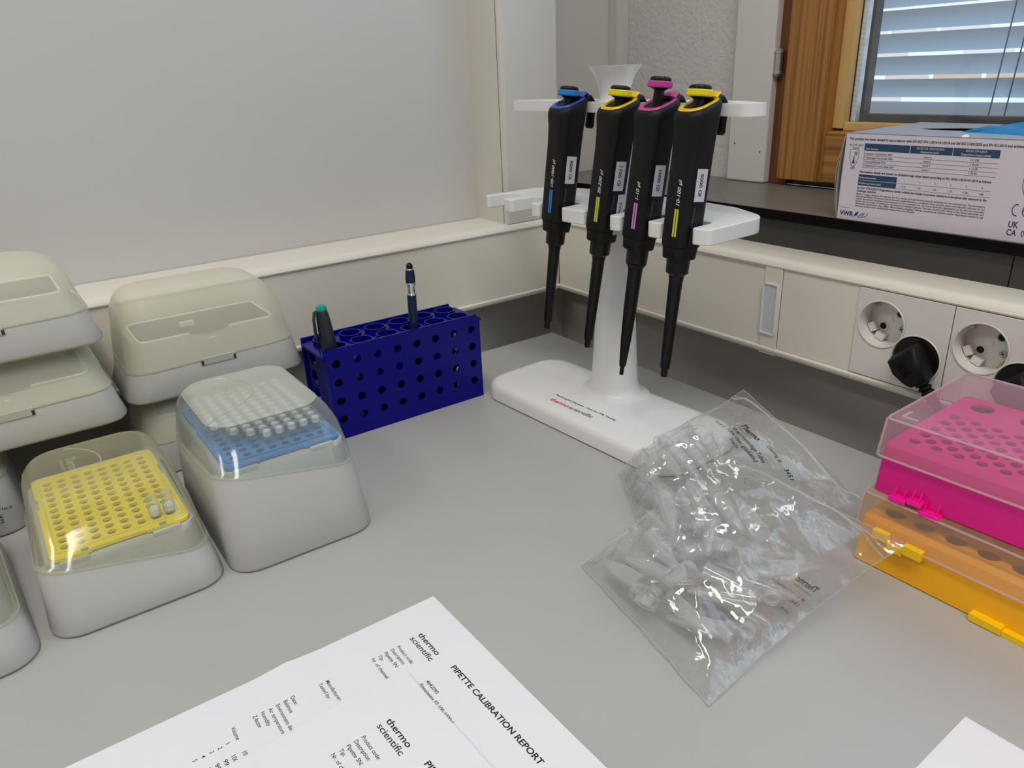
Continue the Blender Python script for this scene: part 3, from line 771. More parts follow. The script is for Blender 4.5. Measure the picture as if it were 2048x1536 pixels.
# ------------------------------------------------------------------ pipettes
def pipette(wx, label, vol, code, cap, rim, stripe, tdx=0, tdz=0, knob_up=0, thin=False, extra=None):
    # axis leans: tip nearer the camera side (-y), top back towards the shelf
    top = Vector((wx, -134, 290)); tip = Vector((wx+tdx, -158, 68 if thin else 81+tdz))
    ax = (top-tip); L = ax.length; ax.normalize()
    t = thing('pipette', label, 'pipette', tip)
    zz = ax; yy = Vector((0, 1, 0)); yy = (yy-zz*yy.dot(zz)).normalized(); xx = yy.cross(zz)
    rot = Matrix((xx, yy, zz)).transposed()
    t.rotation_euler = rot.to_euler()
    B0 = L-105-2      # bottom of the body
    if thin:
        MB().lathe([(1.8, 0), (1.8, 7.5), (2.7, 7.6), (3.0, 10), (4.4, 32), (5.4, 60), (5.8, B0-28), (6.2, B0-24), (8.4, B0-21)], 24).build('tip_cone', 'black2', t)
    else:
        MB().lathe([(2.5, 0), (2.7, 1), (2.7, 7), (3.7, 7.2), (3.9, 10), (4.6, 40), (5.3, B0-26), (5.9, B0-22), (8.5, B0-19.5)], 24).build('tip_cone', 'black2', t)
    MB().lathe([(8.5, B0-20), (8.9, B0-8), (8.9, B0-7)], 24).build('ejector_sleeve', 'black2', t)
    mb = MB(); mb.loft([(B0-9, 9.6, 10.2, 6), (B0-8, 10.1, 10.8, 6), (B0-.3, 10.5, 11.4, 6)]); mb.build('lower_collar', 'black', t)
    # body
    mb = MB(); secs = []
    for z, hx, hy, r, cy in ((B0, 10.7, 11.6, 6, 0), (B0+1.5, 11.3, 12.2, 6, 0), (B0+40, 11.6, 12.8, 6.5, .3), (B0+66, 11.9, 13.0, 7, .6), (B0+80, 12.6, 13.6, 8, .4), (B0+88, 13.5, 14.6, 9, 0)):
        secs.append((z, hx, hy, r, 0, cy))
    zt = lambda x, y: B0+94.5 + (y+14)*.42
    secs.append((lambda x, y: zt(x, y)-3.5, 13.9, 15.2, 10, 0, .2))
    secs.append((lambda x, y: zt(x, y)-1.0, 13.2, 14.6, 9.8, 0, .2))
    secs.append((lambda x, y: zt(x, y), 12.0, 13.4, 9, 0, .2))
    mb.loft(secs, True, True, n=8); body = mb.build('body', 'black', t, smooth=60)
    # seam between front shell and back grip shell
    MB().box(11.0, 11.75, -5.4, -5.0, B0+2, B0+40).build('shell_seam', 'black2', t)
    # coloured dish around the stem
    mb = MB()
    rg = [[(x, y, zt(x, y)+dz) for x, y in rr(hx, hy, r, 8, 0, .2)] for dz, hx, hy, r in ((-.6, 12.0, 13.4, 9), (.9, 11.5, 12.9, 9), (1.0, 9.4, 10.8, 7.9), (-2.0, 7.0, 8.4, 6.2), (-6, 5.8, 6.8, 5.0))]
    mb.ring_loft(rg, False, True); mb.build('colour_ring', rim, t, smooth=50)
    # finger rest hook with coloured top, reaching back over the shelf
    zh = B0+104.5
    pth = [(0, 8, zh-3), (0, 13, zh+.2), (0, 17.5, zh+1.6), (0, 22, zh+1.2), (0, 25.8, zh-2), (0, 27, zh-9), (0, 27, zh-17), (0, 27, zh-22), (0, 27, zh-24)]
    MB().tube(pth, [(9.5, 3.6), (8, 3.2), (6.2, 2.8), (5.2, 2.8), (4.6, 3.0), (4.4, 3.2), (4.4, 3.4), (4.6, 3.6), (3.2, 2.4)], 16, up=(0, -.3, 1)).build('finger_rest', 'black', t, smooth=60)
    pth = [(0, 8.5, zh+1.0), (0, 13, zh+3.6), (0, 17, zh+4.9), (0, 20, zh+4.2)]
    MB().tube(pth, [(9.2, 1.2), (7.4, 1.2), (5.4, 1.1), (2.4, .6)], 14, up=(0, -.3, 1)).build('finger_rest_inlay', rim, t, smooth=60)
    # plunger
    k0 = L+knob_up
    MB().lathe([(4.0, B0+90), (4.0, k0-3), (3.8, k0-2)], 20).build('plunger_stem', 'black2', t)
    mb = MB(); mb.lathe([(4.4, k0-3), (7.0, k0-1.6), (7.0, k0-1.2)], 28); mb.build('knob_base', 'black2', t)
    mb = MB(); n = 56; rings = []
    for z, r in ((k0-1.5, 8.2), (k0-.6, 9.0), (k0+2.6, 9.0), (k0+3.3, 8.2)):
        rings.append([((r+(.28 if k % 2 else -.1))*math.cos(2*PI*k/n), (r+(.28 if k % 2 else -.1))*math.sin(2*PI*k/n), z) for k in range(n)])
    mb.ring_loft(rings); mb.build('volume_dial', cap, t, smooth=20)
    MB().lathe([(7.9, k0+3.2), (8.1, k0+4.2), (7.5, k0+5.6), (5.6, k0+6.4), (.1, k0+6.6)], 28).build('plunger_knob', 'black2', t)
    # id sticker on the +x side
    s0 = B0+30
    ix = 11.55
    fnx = lambda off: (lambda a, b: (off, b, a))     # reads bottom to top on the +x face
    FX = lambda off: (lambda a, b: (off+(a-B0)*.0105, -b, a))
    mb = MB(); hy0, hy1 = -5.0, 5.5
    mb.add([FX(.62)(a, b) if False else (ix+off+(a-B0-30)*.009, y, a) for a in (s0+4, s0+27) for y in (-5.0, 5.6) for off in (-.6, .42)], [[0, 1, 3, 2], [4, 6, 7, 5], [0, 4, 5, 1], [2, 3, 7, 6], [0, 2, 6, 4], [1, 5, 7, 3]])
    stk = mb.build('id_sticker', 'label', t)
    mb = MB(); put_text(mb, code, lambda a, b: (ix+.5+(a-B0-30)*.009, -b, a), s0+8, -1.6, 15.5, 3.2, .02); mb.build('id_text', 'ink', stk)
    mb = MB(); put_text(mb, 'Made in Finland', lambda a, b: (ix+.12+(a-B0-30)*.009, -b, a), B0+5, 2.2, 25, 1.9); mb.build('small_print', 'ink_dim', t)
    if extra:
        mb = MB(); mb.add([(ix+off+(a-B0-30)*.009, y, a) for a in (B0-2, s0+1) for y in (2.0, 9.6) for off in (-.6, .35)], [[0, 1, 3, 2], [4, 6, 7, 5], [0, 4, 5, 1], [2, 3, 7, 6], [0, 2, 6, 4], [1, 5, 7, 3]])
        e = mb.build('name_sticker', 'label', t)
        mb = MB(); put_text(mb, 'FINAS', lambda a, b: (ix+.44+(a-B0-30)*.009, -b, a), B0+12, -6.6, 13, 2.6, .02); mb.build('sticker_text', 'ink', e)
    # volume print on the front (-y) face
    fy_ = lambda a: -12.3-(a-B0)*.010
    mb = MB(); put_text(mb, vol, lambda a, b: (-b+0, fy_(a), a), B0+30.5, -5.2, None, 3.3, .02, .25, 1.02); mb.build('volume_print', 'ink_white', t)
    mb = MB()
    for x0 in (1.6, 3.9):
        mb.add([(x0+dx, -12.1-dy-(a-B0)*.010, a) for a in (B0+8, B0+28) for dx in (0, 1.5) for dy in (0, .42)], [[0, 1, 3, 2], [4, 6, 7, 5], [0, 4, 5, 1], [2, 3, 7, 6], [0, 2, 6, 4], [1, 5, 7, 3]])
    mb.build('volume_stripe', stripe, t)
    return t
pipette(184, 'black pipette with blue dial marked 100-1000 µl, first from the left on the stand', '100-1000 µl', 'ID 0008', 'c_blue', 'c_bluerim', 'c_blue', tdx=-7, tdz=3)
pipette(247, 'black pipette with yellow dial marked 20-200 µl, second from the left', '20-200 µl', 'ID 0011', 'c_yellow', 'c_yellowrim', 'c_lime', tdx=-12, tdz=0, extra=True)
pipette(289, 'black pipette with raised magenta dial marked 1-10 µl, thin pointed cone', '1-10 µl', 'ID 0001', 'c_pink', 'c_pink', 'c_lilac', tdx=-10, knob_up=6, thin=True)
pipette(328.5, 'black pipette with yellow dial marked 10-100 µl, rightmost on the stand', '10-100 µl', 'ID 0005', 'c_yellow', 'c_yellowrim', 'c_lime', tdx=-1)

# ------------------------------------------------------------------ microtube racks (right edge)
def tube_rack(name, label, loc, rz, body, bright, hole, lid, tabs, pat):
    t = thing(name, label, 'microtube rack', loc, rz)
    W, D, H = 226, 112, 52
    mb = MB(); mb.loft([(0, W/2-2, D/2-2, 3, W/2, D/2), (1, W/2-1, D/2-1, 3, W/2, D/2), (H-14, W/2-2.5, D/2-2.5, 4, W/2, D/2), (H-20, W/2-2.5, D/2-2.5, 4, W/2, D/2)][:4] if False else [(0, W/2-2, D/2-2, 3, W/2, D/2), (1, W/2-1, D/2-1, 3, W/2, D/2), (H-19, W/2-2.5, D/2-2.5, 4, W/2, D/2)], True, False, n=3)
    mb.build('base', body, t, smooth=40)
    holes = []
    if pat == 'small':
        for i in range(16):
            for j in range(5):
                holes.append(circ(16+i*13, 14+j*13+(0), 3.3, 18)); 
                if j < 4 and i < 15: holes.append(circ(22.5+i*13, 20.5+j*13, 3.3, 18))
        for i in range(7): holes.append(circ(22+i*30, 92, 7.2, 24))
    else:
        for i in range(11):
            for j in range(5): holes.append(circ(18+i*19, 16+j*19.5, 6.4, 22))
    mb = MB(); out = rr(W/2-5, D/2-5, 4, 4, W/2, D/2)
    mb.plate(out, holes, H-18, H-16)
    mb.ring_loft([[(x, y, H-19) for x, y in rr(W/2-2.5, D/2-2.5, 4, 4, W/2, D/2)], [(x, y, H-16) for x, y in out]], False, False)
    pl = mb.build('tube_plate', body, t, smooth=30)
    MB().plate(out, [], H-26, H-25.5).build('plate_shade_sheet', hole, pl)  # darkened body colour stands in for shade down in the holes
    # lid shell
    mb = MB(); z0 = H-27
    mb.loft([(z0, W/2+.2, D/2+.2, 2, W/2, D/2), (z0+1, W/2, D/2, 2, W/2, D/2), (H-1.6, W/2-1.8, D/2-1.8, 3, W/2, D/2), (H-.5, W/2-2.4, D/2-2.4, 3, W/2, D/2), (H, W/2-3.6, D/2-3.6, 3, W/2, D/2)], False, True, n=3)
    ld = mb.build('lid', lid, t, smooth=40)
    mb = MB()
    for z, ins, r in ((z0+.6, 0, .8), (H-.9, 2.2, .8)):
        q = [(x, y, z) for x, y in rr(W/2-ins, D/2-ins, 3, 3, W/2, D/2)]; mb.tube(q+[q[0]], r, 6, False)
    for (x, y) in ((5, 5), (W-5, 5)):
        mb.tube([(x-2.6 if x < 50 else x+2.6, y-2.6, H-1.2), (x-4.4 if x < 50 else x+4.4, y-4.4, z0+1)], .8, 6)
    mb.build('lid_rib', 'rlid_edge', ld)
    mb = MB(); mb.box(8, 9.6, 9.5, 19, H-.05, H+.5); mb.box(8, 18, 8, 9.5, H-.05, H+.5); mb.build('corner_mark', 'rlid_edge', ld)
    for k, (x0, x1, z, dz, out_) in enumerate(tabs):
        mb = MB().box(x0, x1, -out_, 2, z, z+dz)
        if body == 'pink':
            for xx in (x0+2, x1-2.6): mb.add([(xx+a, -b, z+dz+c) for a in (0, .6) for b, c in ((0, 0), (3.4, 0), (0, 6))], [[0, 1, 2], [3, 5, 4], [0, 3, 4, 1], [1, 4, 5, 2], [0, 2, 5, 3]])
        mb.build('hinge_tab', bright, t, bevel=.3)
    return t
tube_rack('microtube_rack', 'orange microtube rack with frosted lid lying on the bench under the pink one', (496, -152, 0), 0, 'orange', 'orange_bright', 'orange_hole_shade', 'rlid_orange',
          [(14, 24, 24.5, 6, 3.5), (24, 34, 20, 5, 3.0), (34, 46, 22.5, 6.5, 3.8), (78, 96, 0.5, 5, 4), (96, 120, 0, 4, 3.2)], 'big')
tube_rack('microtube_rack', 'bright pink microtube rack with frosted lid stacked on the orange one', (500, -147, 52.2), DEG(1.5), 'pink', 'pink_bright', 'pink_hole_shade', 'rlid_pink',
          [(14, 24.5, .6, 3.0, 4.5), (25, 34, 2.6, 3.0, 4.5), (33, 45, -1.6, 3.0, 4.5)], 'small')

# ------------------------------------------------------------------ papers
def sheet(name, label, ox, oy, rz, z, lines, wdt=210, hgt=297, fold=None, curl=0.0):
    t = thing(name, label, 'paper', (ox, oy, z), rz)
    def zf(u, v):
        zz = 0.0
        if fold: zz += max(0, 1.0-abs(v-99)/22)**1.5*1.7
        zz += curl*max(0, (u-60)/150)**2*max(0, 1-v/80)
        return zz
    mb = MB(); nu, nv = 30, 42; vs = []; fs = []
    for i in range(nu+1):
        for j in range(nv+1):
            u = wdt*i/nu; v = hgt*j/nv; vs.append((u, -v, zf(u, v)))
    for i in range(nu):
        for j in range(nv): a = i*(nv+1)+j; fs.append([a, a+1, a+nv+2, a+nv+1])
    b = len(vs); vs += [(x, y, q-.12) for x, y, q in vs]; fs += [[b+k for k in f[::-1]] for f in fs]
    mb.add(vs, fs); s = mb.build('sheet', 'paper', t, recalc=False, smooth=60)
    if lines:
        for nm, mt, sel in (('printed_text', 'ink_grey', 0), ('bold_text', 'ink', 1)):
            mb = MB()
            for (txt_, u, v, wd, cp, bo) in lines:
                if (bo > 0) == bool(sel): put_text(mb, txt_, lambda a, q: (a, q, zf(a, -q)+.06), u, -v, wd, cp, bo*1.3 if sel else .010)
            if mb.v: mb.build(nm, mt, s, smooth=0, recalc=False)
    return t
def report(full):
    L_ = [('thermo', 25.5, 26.0, 22.2, 3.6, .012), ('scientific', 25.7, 31.4, 23.7, 3.6, 0), ('PIPETTE CALIBRATION REPORT', 61, 24.4, 83, 3.4, .018),
          ('Product code:', 27, 40.8, 17.8, 2.2, 0), ('Description:', 27, 44.9, 15.3, 2.2, 0), ('Pipette SN:', 27, 49.1, 15.2, 2.2, 0), ('Tip:', 27, 53.2, 5, 2.2, 0), ('Nr. of channels:', 27, 57.4, 20.7, 2.2, 0)]
    if full:
        L_ += [('4642090', 61.5, 40.9, 11.6, 2.2, 0), ('Finnpipette F2 100-1000ul', 61.5, 45.0, 34, 2.2, 0),
               ('Manufacturer:', 27, 85.4, 18.3, 2.2, 0), ('Tested by:', 27, 89.6, 13.5, 2.2, 0),
               ('Date:', 26.8, 105.6, 7, 2.2, 0), ('Balance', 26.8, 109.6, 10.5, 2.2, 0), ('Environment device', 26.8, 113.8, 26, 2.2, 0), ('Air temperature', 26.5, 117.9, 21, 2.2, 0), ('Humidity', 26.3, 122.1, 11.5, 2.2, 0), ('Z-factor', 26.2, 126.3, 10, 2.2, 0),
               ('Volume', 26.7, 138, 10, 2.2, 0), ('100 µl', 46, 138, 8, 2.2, 0)]
        for k, v_ in enumerate(('100.4', '99.7', '99.8', '99.9', '100.1')):
            L_ += [(str(k+1), 35.6, 143.2+4.1*k, None, 2.2, 0), (v_, 45, 143.2+4.1*k, 7.5, 2.2, 0)]
    return L_
sheet('calibration_report', 'white folded calibration report sheet lying under a second sheet', 356, -394, 0, .2, report(True), fold=True, curl=3)
sheet('calibration_report', 'upper white report sheet overlapping the folded one at the bottom edge', 405, -441, DEG(1.8), 3.2, report(False))
sheet('paper_sheet', 'blank white paper corner at the bottom right picture edge', 608.3, -229.3, DEG(1), .2, None)

# ------------------------------------------------------------------ glove box
gb = thing('glove_box', 'white cardboard box of blue gloves standing on the window sill', 'glove box', (322, 66, 174.6), DEG(.8))
GW, GD, GH = 205, 125, 74
op = round_poly([(30, 62), (44, 52), (130, 50), (160, 60), (140, 84), (60, 80)], 8, 5)
mb = MB().box(0, GW, 0, .6, 0, GH); f = mb.build('front_panel', 'card', gb)
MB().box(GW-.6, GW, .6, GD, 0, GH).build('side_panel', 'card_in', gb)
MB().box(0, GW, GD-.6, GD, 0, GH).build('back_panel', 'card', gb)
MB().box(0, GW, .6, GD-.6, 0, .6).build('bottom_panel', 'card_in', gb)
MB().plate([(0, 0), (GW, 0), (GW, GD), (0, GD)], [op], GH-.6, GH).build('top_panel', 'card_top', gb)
mb = MB()
def flap(xo, bow, y0, y1):
    vs = []; n = 10
    for i in range(n+1):
        z = GH*i/n; b = bow*math.sin(PI*i/n)
        for y in (y0, y1):
            vs.append((xo-b, y, z)); vs.append((xo-b+.5, y, z))
    fs = []
    for i in range(n):
        a = i*4
        fs += [[a, a+2, a+6, a+4], [a+1, a+5, a+7, a+3], [a, a+4, a+5, a+1], [a+2, a+3, a+7, a+6]]
    mb.add(vs, fs)
flap(0, 1.0, .6, GD-.6); flap(-1.2, 4.0, .8, 30); flap(-2.6, 5.5, 3, 60)
mb.build('end_flap', 'card_in', gb, smooth=60)
MB().box(4, GW-4, 4, GD-4, GH-20, GH-18).build('inner_shade_sheet', 'dark', gb)  # black sheet painted as the shade inside the carton
mb = MB(); mb.cur = 0
def gx(px): return px
GXM = [(-5, -4), (0, 0), (24, 17.7), (71.8, 57.3), (119.3, 91.3), (170, 125.8), (210, 154), (260, 210)]
def gmap(a):
    for (p0, q0), (p1, q1) in zip(GXM, GXM[1:]):
        if a <= p1: return q0+(q1-q0)*(a-p0)/(p1-p0)
    return a
fn = lambda a, b: (gmap(a), -.12, b)
mb = MB()
# blue table headers
for x0, x1, z0, z1 in ((24, 71.5, 59.9, 65.9), (72.2, 119, 59.9, 65.9), (119.7, 170, 59.9, 65.9), (21.5, 63, 35.4, 40.0), (21.5, 63, 30.6, 35.0)):
    MB().box(gmap(x0), gmap(x1), -.1, 0, z0, z1).build('table_header', 'navy_ink', f)
mb = MB(); P_ = lambda s, x, z, w_=None, c=1.7, b=0.0, al='l': put_text(mb, s, fn, x, z, w_, c, b, align=al)
P_('This product has been tested in accordance with EN ISO 374-1:2016+A1:2018 and EN ISO 21420:2020 and EN 421:2010 and achieved the following', 4, 68.4, 209, 1.9, .03)
mb_ = mb; mb = MB(); P_('ISO 374-1:2016', 5, 63.4, 17, 1.6, .01); P_('Type B', 9, 61.0, 8, 1.6, .01); P_('KPT', 9.6, 43.6, 6, 1.8, .01); mb.build('pictogram_caption', 'dark_ink', f, smooth=0); mb = mb_
for k, (a_, b_, c_) in enumerate((('K Sodium Hydroxide 40%', 'Level 6', '12.0%'), ('P Hydrogen Peroxide 30%', 'Level 6', '+ 24.0%'), ('T Formaldehyde 37%', 'Level 5', '+ 31.0%'), ('O Ammonium Hydroxide 25%', 'Level 1', '+ 35.0%'))):
    z = 56.8-3.3*k
    P_(a_, 24.5, z, [30, 31, 24, 33][k], 1.6, .01); P_(b_, 93, z, 8.5, 1.6, .01, 'c'); P_(c_, 145, z, 9.5, 1.6, .01, 'c')
    mb.box(gmap(24), gmap(170), -.1, 0, z-1.0, z-.8)
P_('Permeation levels are based on breakthrough times tested according to EN 16523-1:2015+A1:2018 as follows:', 22, 41.4, 145, 1.8, .03)
for k in range(6):
    P_(str(k+1), 71+k*17.5, 36.6, None, 1.6, .01, 'c'); P_('> '+('10', '30', '60', '120', '240', '480')[k], 71+k*17.5, 31.9, None, 1.6, .01, 'c')
mb.box(gmap(63), gmap(168), -.1, 0, 35.1, 35.3); mb.box(gmap(63), gmap(168), -.1, 0, 30.5, 30.7)
P_('EN ISO 374-4:2019 Degradation levels indicate the change in puncture resistance of the gloves after exposure to the', 21.5, 27.6, 144, 1.7, .03)
P_('challenge chemical.', 21.5, 25.2, 22, 1.7, .03)
for k, s in enumerate(('Before usage, inspect the gloves for any defect or imperfections and its suitability for the intended use. The permeation',
                       'and penetration resistance are assessed under laboratory conditions from samples taken from the palm only and do not',
                       'reflect the actual duration of protection in the workplace. For corrosive chemicals, degradation can be the most important',
                       'factor to consider in selection of chemical resistant gloves. The test results only relate to the tested specimen and',
                       'chemicals (mixtures) may differ. Movements, snagging, rubbing, temperature, abrasion and/or degradation caused by the')):
    P_(s, 21.5, 22.6-2.05*k, 144, 1.5, .01)
P_('chemical contact may additionally reduce time of protection.', 21.5, 22.6-2.05*5, 67, 1.5, .01)
mb.box(gmap(3), gmap(15), -.1, 0, 10.2, 10.4)
mb.build('printed_text', 'dark_ink', f, smooth=0)
mb = MB(); P_('EN 421', 199, 51, 9, 1.5); mb.build('standard_text', 'dark_ink', f, smooth=0)
mb = MB(); put_text(mb, 'VWR', fn, 3, 3.6, 18, 3.8, .04)
mb.add([fn(*p) for p in [(22, 3.2), (22.4, 5.4), (24.2, 7.2), (27, 7.9), (26.6, 6.2), (25, 4.4)]], [[0, 1, 2, 3, 4, 5]])
vs = []
for k in range(19):
    q = math.radians(150+250*k/18); w_ = .12+.5*math.sin(PI*k/18)
    for rr_ in (1, 1-w_*.35):
        ex, ez = 6.2*rr_*math.cos(q), 2.1*rr_*math.sin(q); vs.append(fn(31.5+ex*.96-ez*.2, 5.4+ex*.22+ez))
mb.add(vs, [[2*k, 2*k+1, 2*k+3, 2*k+2] for k in range(18)])
mb.add([fn(*p) for p in [(27.4, 4.2), (31.6, 7.6), (32.4, 7.5), (28.6, 4.0)]], [[0, 1, 2, 3]]); mb.add([fn(*p) for p in [(30.4, 4.2), (33.6, 7.4), (34.4, 7.3), (31.6, 4.2)]], [[0, 1, 2, 3]])
mb.build('brand_mark', 'navy_ink', f, smooth=0); mb = MB()
put_text(mb, 'UK', fn, 192, 10.4, 10, 4.6, .02); put_text(mb, 'CA', fn, 191.6, 4.4, 10, 4.6, .02); put_text(mb, '0', fn, 206, 4.4, None, 4.6, .01)
def arc(cx, cz, r0, r1, a0, a1, n=16):
    vs = []; 
    for k in range(n+1):
        a = math.radians(a0+(a1-a0)*k/n)
        vs += [fn(cx+r0*math.cos(a), cz+r0*math.sin(a)), fn(cx+r1*math.cos(a), cz+r1*math.sin(a))]
    mb.add(vs, [[2*k, 2*k+1, 2*k+3, 2*k+2] for k in range(n)])
arc(197, 23.5, 3.7, 4.6, 75, 285); arc(207, 23.5, 3.7, 4.6, 75, 285); mb.add([fn(*p) for p in [(203.5, 23.1), (207, 23.1), (207, 23.9), (203.5, 23.9)]], [[0, 1, 2, 3]])
mb.build('approval_mark', 'navy_ink', f, smooth=0)
# shield pictograms
mb = MB()
def shield(x, z, s=1.0):
    o_ = [(-5.6, 7), (5.6, 7), (5.6, 0), (4.4, -3.6), (2.4, -6.4), (0, -8), (-2.4, -6.4), (-4.4, -3.6), (-5.6, 0)]
    n = len(o_); vs = [fn(x+a*s, z+b*s) for a, b in o_]+[fn(x+a*s*.92, z+(b+.2)*s*.93) for a, b in o_]
    mb.add(vs, [[k, (k+1) % n, n+(k+1) % n, n+k] for k in range(n)])
shield(12.5, 53.4); shield(204, 42, 1.15)
mb.add([fn(*p) for p in [(10.6, 48.6), (14.2, 48.6), (13.2, 52.2), (13.1, 54.8), (11.9, 54.8), (11.7, 52.2)]], [[0, 1, 2, 3, 4, 5]])
for k in range(3): mb.add([fn(*p) for p in [(12.4, 55.6+k), (16.4, 56.0+k), (16.4, 56.5+k), (12.4, 56.1+k)]], [[0, 1, 2, 3]])
for a in range(3):
    for k in range(16):
        q = 2*PI*k/16; q2 = 2*PI*(k+1)/16; c_, s_ = math.cos(a*PI/3), math.sin(a*PI/3)
        vs = []
        for (t_, sc_) in ((q, 1), (q2, 1), (q2, .88), (q, .88)):
            ex, ez = 3.6*sc_*math.cos(t_), 1.3*sc_*math.sin(t_)*(1 if sc_ == 1 else .85)
            vs.append(fn(204+ex*c_-ez*s_, 42+ex*s_+ez*c_))
        mb.add(vs, [[0, 1, 2, 3]])
mb.build('pictogram', 'navy_ink', f, smooth=0)
mb = MB(); 
mb2 = lambda s, x, z, w_, al='l': put_text(mb, s, lambda a, b: (gmap(a), -.2, b), x, z, w_, 1.6, .012, align=al)
for grp in ((('Test chemical', 25.5, 60.8, 13.5, 'l'),), (('EN ISO 374-1:2016+A1:2018', 94.5, 63.4, 30, 'c'), ('Permeation levels', 94.5, 60.7, 20, 'c')),
            (('EN ISO 374-4:2019', 145, 63.4, 22, 'c'), ('Degradation (mean values)', 145, 60.7, 32, 'c')), (('Performance levels', 22.5, 36.8, 18.5, 'l'), ('Breakthrough times (mins)', 22.5, 32.0, 24.5, 'l'))):
    mb = MB()
    for q in grp: mb2(*q)
    mb.build('header_text', 'label', f, smooth=0)
mb = MB(); mb.X = Matrix.Translation((97, 3, GH)) @ Matrix.Rotation(.5, 4, 'X'); mb.lathe([(2.6, -.8), (3.0, .4), (2.2, 1.0)], 9); mb.build('torn_scrap', 'white', gb)
# glove spilling out of the opening
gl = thing('nitrile_glove', 'crumpled blue nitrile glove poking out of the white glove box', 'glove', (322+118, 66+60, 174.6+GH))
mb = MB(); nu, nv = 90, 50; vs = []; fs = []
for i in range(nu+1):
    for j in range(nv+1):
        u = i/nu; v = j/nv
        x = -46+110*u; y = -26+50*v*(.35+.65*min(1, u*2.2))+8*(1-min(1, u*2.2))
        env = math.sin(PI*v)**.5*min(1, (u*1.6)**.8)*(1 if u < .85 else (1-u)/.15)
        p = Vector((u*2.2-v*3.4, v*4.6+u*.6, 3.1))
        f1 = abs(noise.noise(p)); f2 = abs(noise.noise(p*2.3+Vector((5, 2, 1))))
        z = env*(4.5+7*u+9*f1*2-5*f2)
        vs.append((x, y+3*noise.noise(p*1.1), z+.8-(1-env)*2.5))
for i in range(nu):
    for j in range(nv): a = i*(nv+1)+j; fs.append([a, a+1, a+nv+2, a+nv+1])
mb.add(vs, fs); mb.build('glove_sheet', 'glove', gl, smooth=60, solid=.5)

# ------------------------------------------------------------------ bags of microtubes
def base_z(x, y):
    v = Matrix.Rotation(-SR, 2) @ Vector((x-SX, y-SY))
    dx = abs(v.x-7.5)-125.5; dy = abs(v.y+27)-51
    d = max(dx, dy)
    return 19.4 if d < 3 else (max(0, 19.4-(d-3)*1.3))
def ridge(p):
    return abs(noise.noise(p))
def bag(name, label, A, B, C, D, mid, H, seed, txt, mirror, zip_r=1.1, full=.62):
    A, B, C, D, mid = [Vector(q) for q in (A, B, C, D, mid)]
    def basep(s, t):
        bot = A.lerp(B, s); top_ = D.lerp(C, s)
        right = (1-t)**2*B+2*t*(1-t)*mid+t*t*C if t <= 1 else C
        p = bot.lerp(top_, t)
        p += (right-(B.lerp(C, t)))*s**2
        return p
    def zrest(s, t):
        return basep(s, t).z
    def bulge(s, t):
        es = min(1, max(0, math.sin(PI*s)))**.55
        et = (math.sin(PI*min(1, t/full*.55+.06)) if t < full else math.sin(PI*min(1, .61+.39*(t-full)/(1-full))))
        return es*max(0, et)**.7
    def P(s, t, layer):
        p = basep(s, t).copy()
        q = Vector((s*5.2, t*5.2, seed+layer*7.3))
        edge = max(0, min(1, min(s, 1-s, t+.02, 1.02-t)*9))
        b = bulge(s, t)
        soft = 1.0 if t < full else max(.2, 1-(t-full)*4)
        k2 = 1.0 if t < full-.08 else max(.25, 1-(t-full+.08)*6)
        wr = (ridge(q*1.1)*-8+noise.noise(q*.7)*4.5+ridge(q*2.3+Vector((3, 1, 0)))*-3.2*soft+ridge(q*4.6)*-1.0*soft)*edge*k2
        if layer: p.z += H*b*edge + wr*(.30+.70*b) + 2.0*edge+1.2
        else:
            p.z = p.z*1.0+0.35+max(0, wr)*.3*(1 if p.z > 6 else .15)
        p.z = max(p.z, base_z(p.x, p.y)+(.5 if not layer else .9))
        sway = noise.noise(q*.9+Vector((8, 8, 0)))*2.5
        p.x += sway*edge*.8; p.y += noise.noise(q*.9+Vector((1, 8, 4)))*2.5*edge*.8
        # scalloped outline
        k = (1-edge)
        p.x += k*1.2*noise.noise(Vector((s*9, t*9, seed+20))); p.y += k*1.2*noise.noise(Vector((s*9, t*9, seed+30)))
        return p
    t_ = thing(name, label, 'plastic bag', (A+B+C+D)/4*1.0)
    off = (A+B+C+D)/4
    n = 110
    for layer, nm in ((0, 'back_film'), (1, 'front_film')):
        mb = MB(); vs = []; fs = []
        for i in range(n+1):
            for j in range(n+1): 
                p = P(i/n, j/n, layer); p.z = max(p.z, .35); vs.append(p-off)
        for i in range(n):
            for j in range(n): a = i*(n+1)+j; fs.append([a, a+1, a+n+2, a+n+1])
        mb.add(vs, fs); mb.build(nm, 'film', t_, smooth=75, recalc=False)
    # zip strip and rim
    mb = MB()
    for tt, r in ((.90, .8), (.925, .8)):
        mb.tube([P(k/60, tt, 1)-off+Vector((0, 0, .3)) for k in range(61)], (r, .5), 8)
    mb.build('zip_strip', 'film_edge', t_)
    mb = MB()
    q = [P(k/50, .001, 1)-off for k in range(51)]; mb.tube(q, .35, 6)
    q = [P(0.001, k/50, 1)-off for k in range(51)]; mb.tube(q, .35, 6)
    q = [P(.999, k/50, 1)-off for k in range(51)]; mb.tube(q, .35, 6)
    q = [P(k/50, .999, 1)-off for k in range(51)]; mb.tube(q, .4, 6)
    mb.build('seam', 'film_edge', t_)
    # print
    mb = MB()
    sx = (B-A).length; sy = (D-A).length
    for (s, a, b, wd, cp, bo) in txt:
        def fnb(x, y, a=a, b=b):
            if mirror: s_, tv = 1-x/sx, 1-(-y)/sy
            else: s_, tv = x/sx, 1-(-y)/sy
            return P(max(0, min(1, s_)), max(0, min(1, tv)), 1 if not mirror else 0)-off+Vector((0, 0, .35))
        put_text(mb, s, fnb, a, -b, wd, cp, bo)
    mb.build('printed_text', 'ink', t_, smooth=0, recalc=False)
    return P, basep
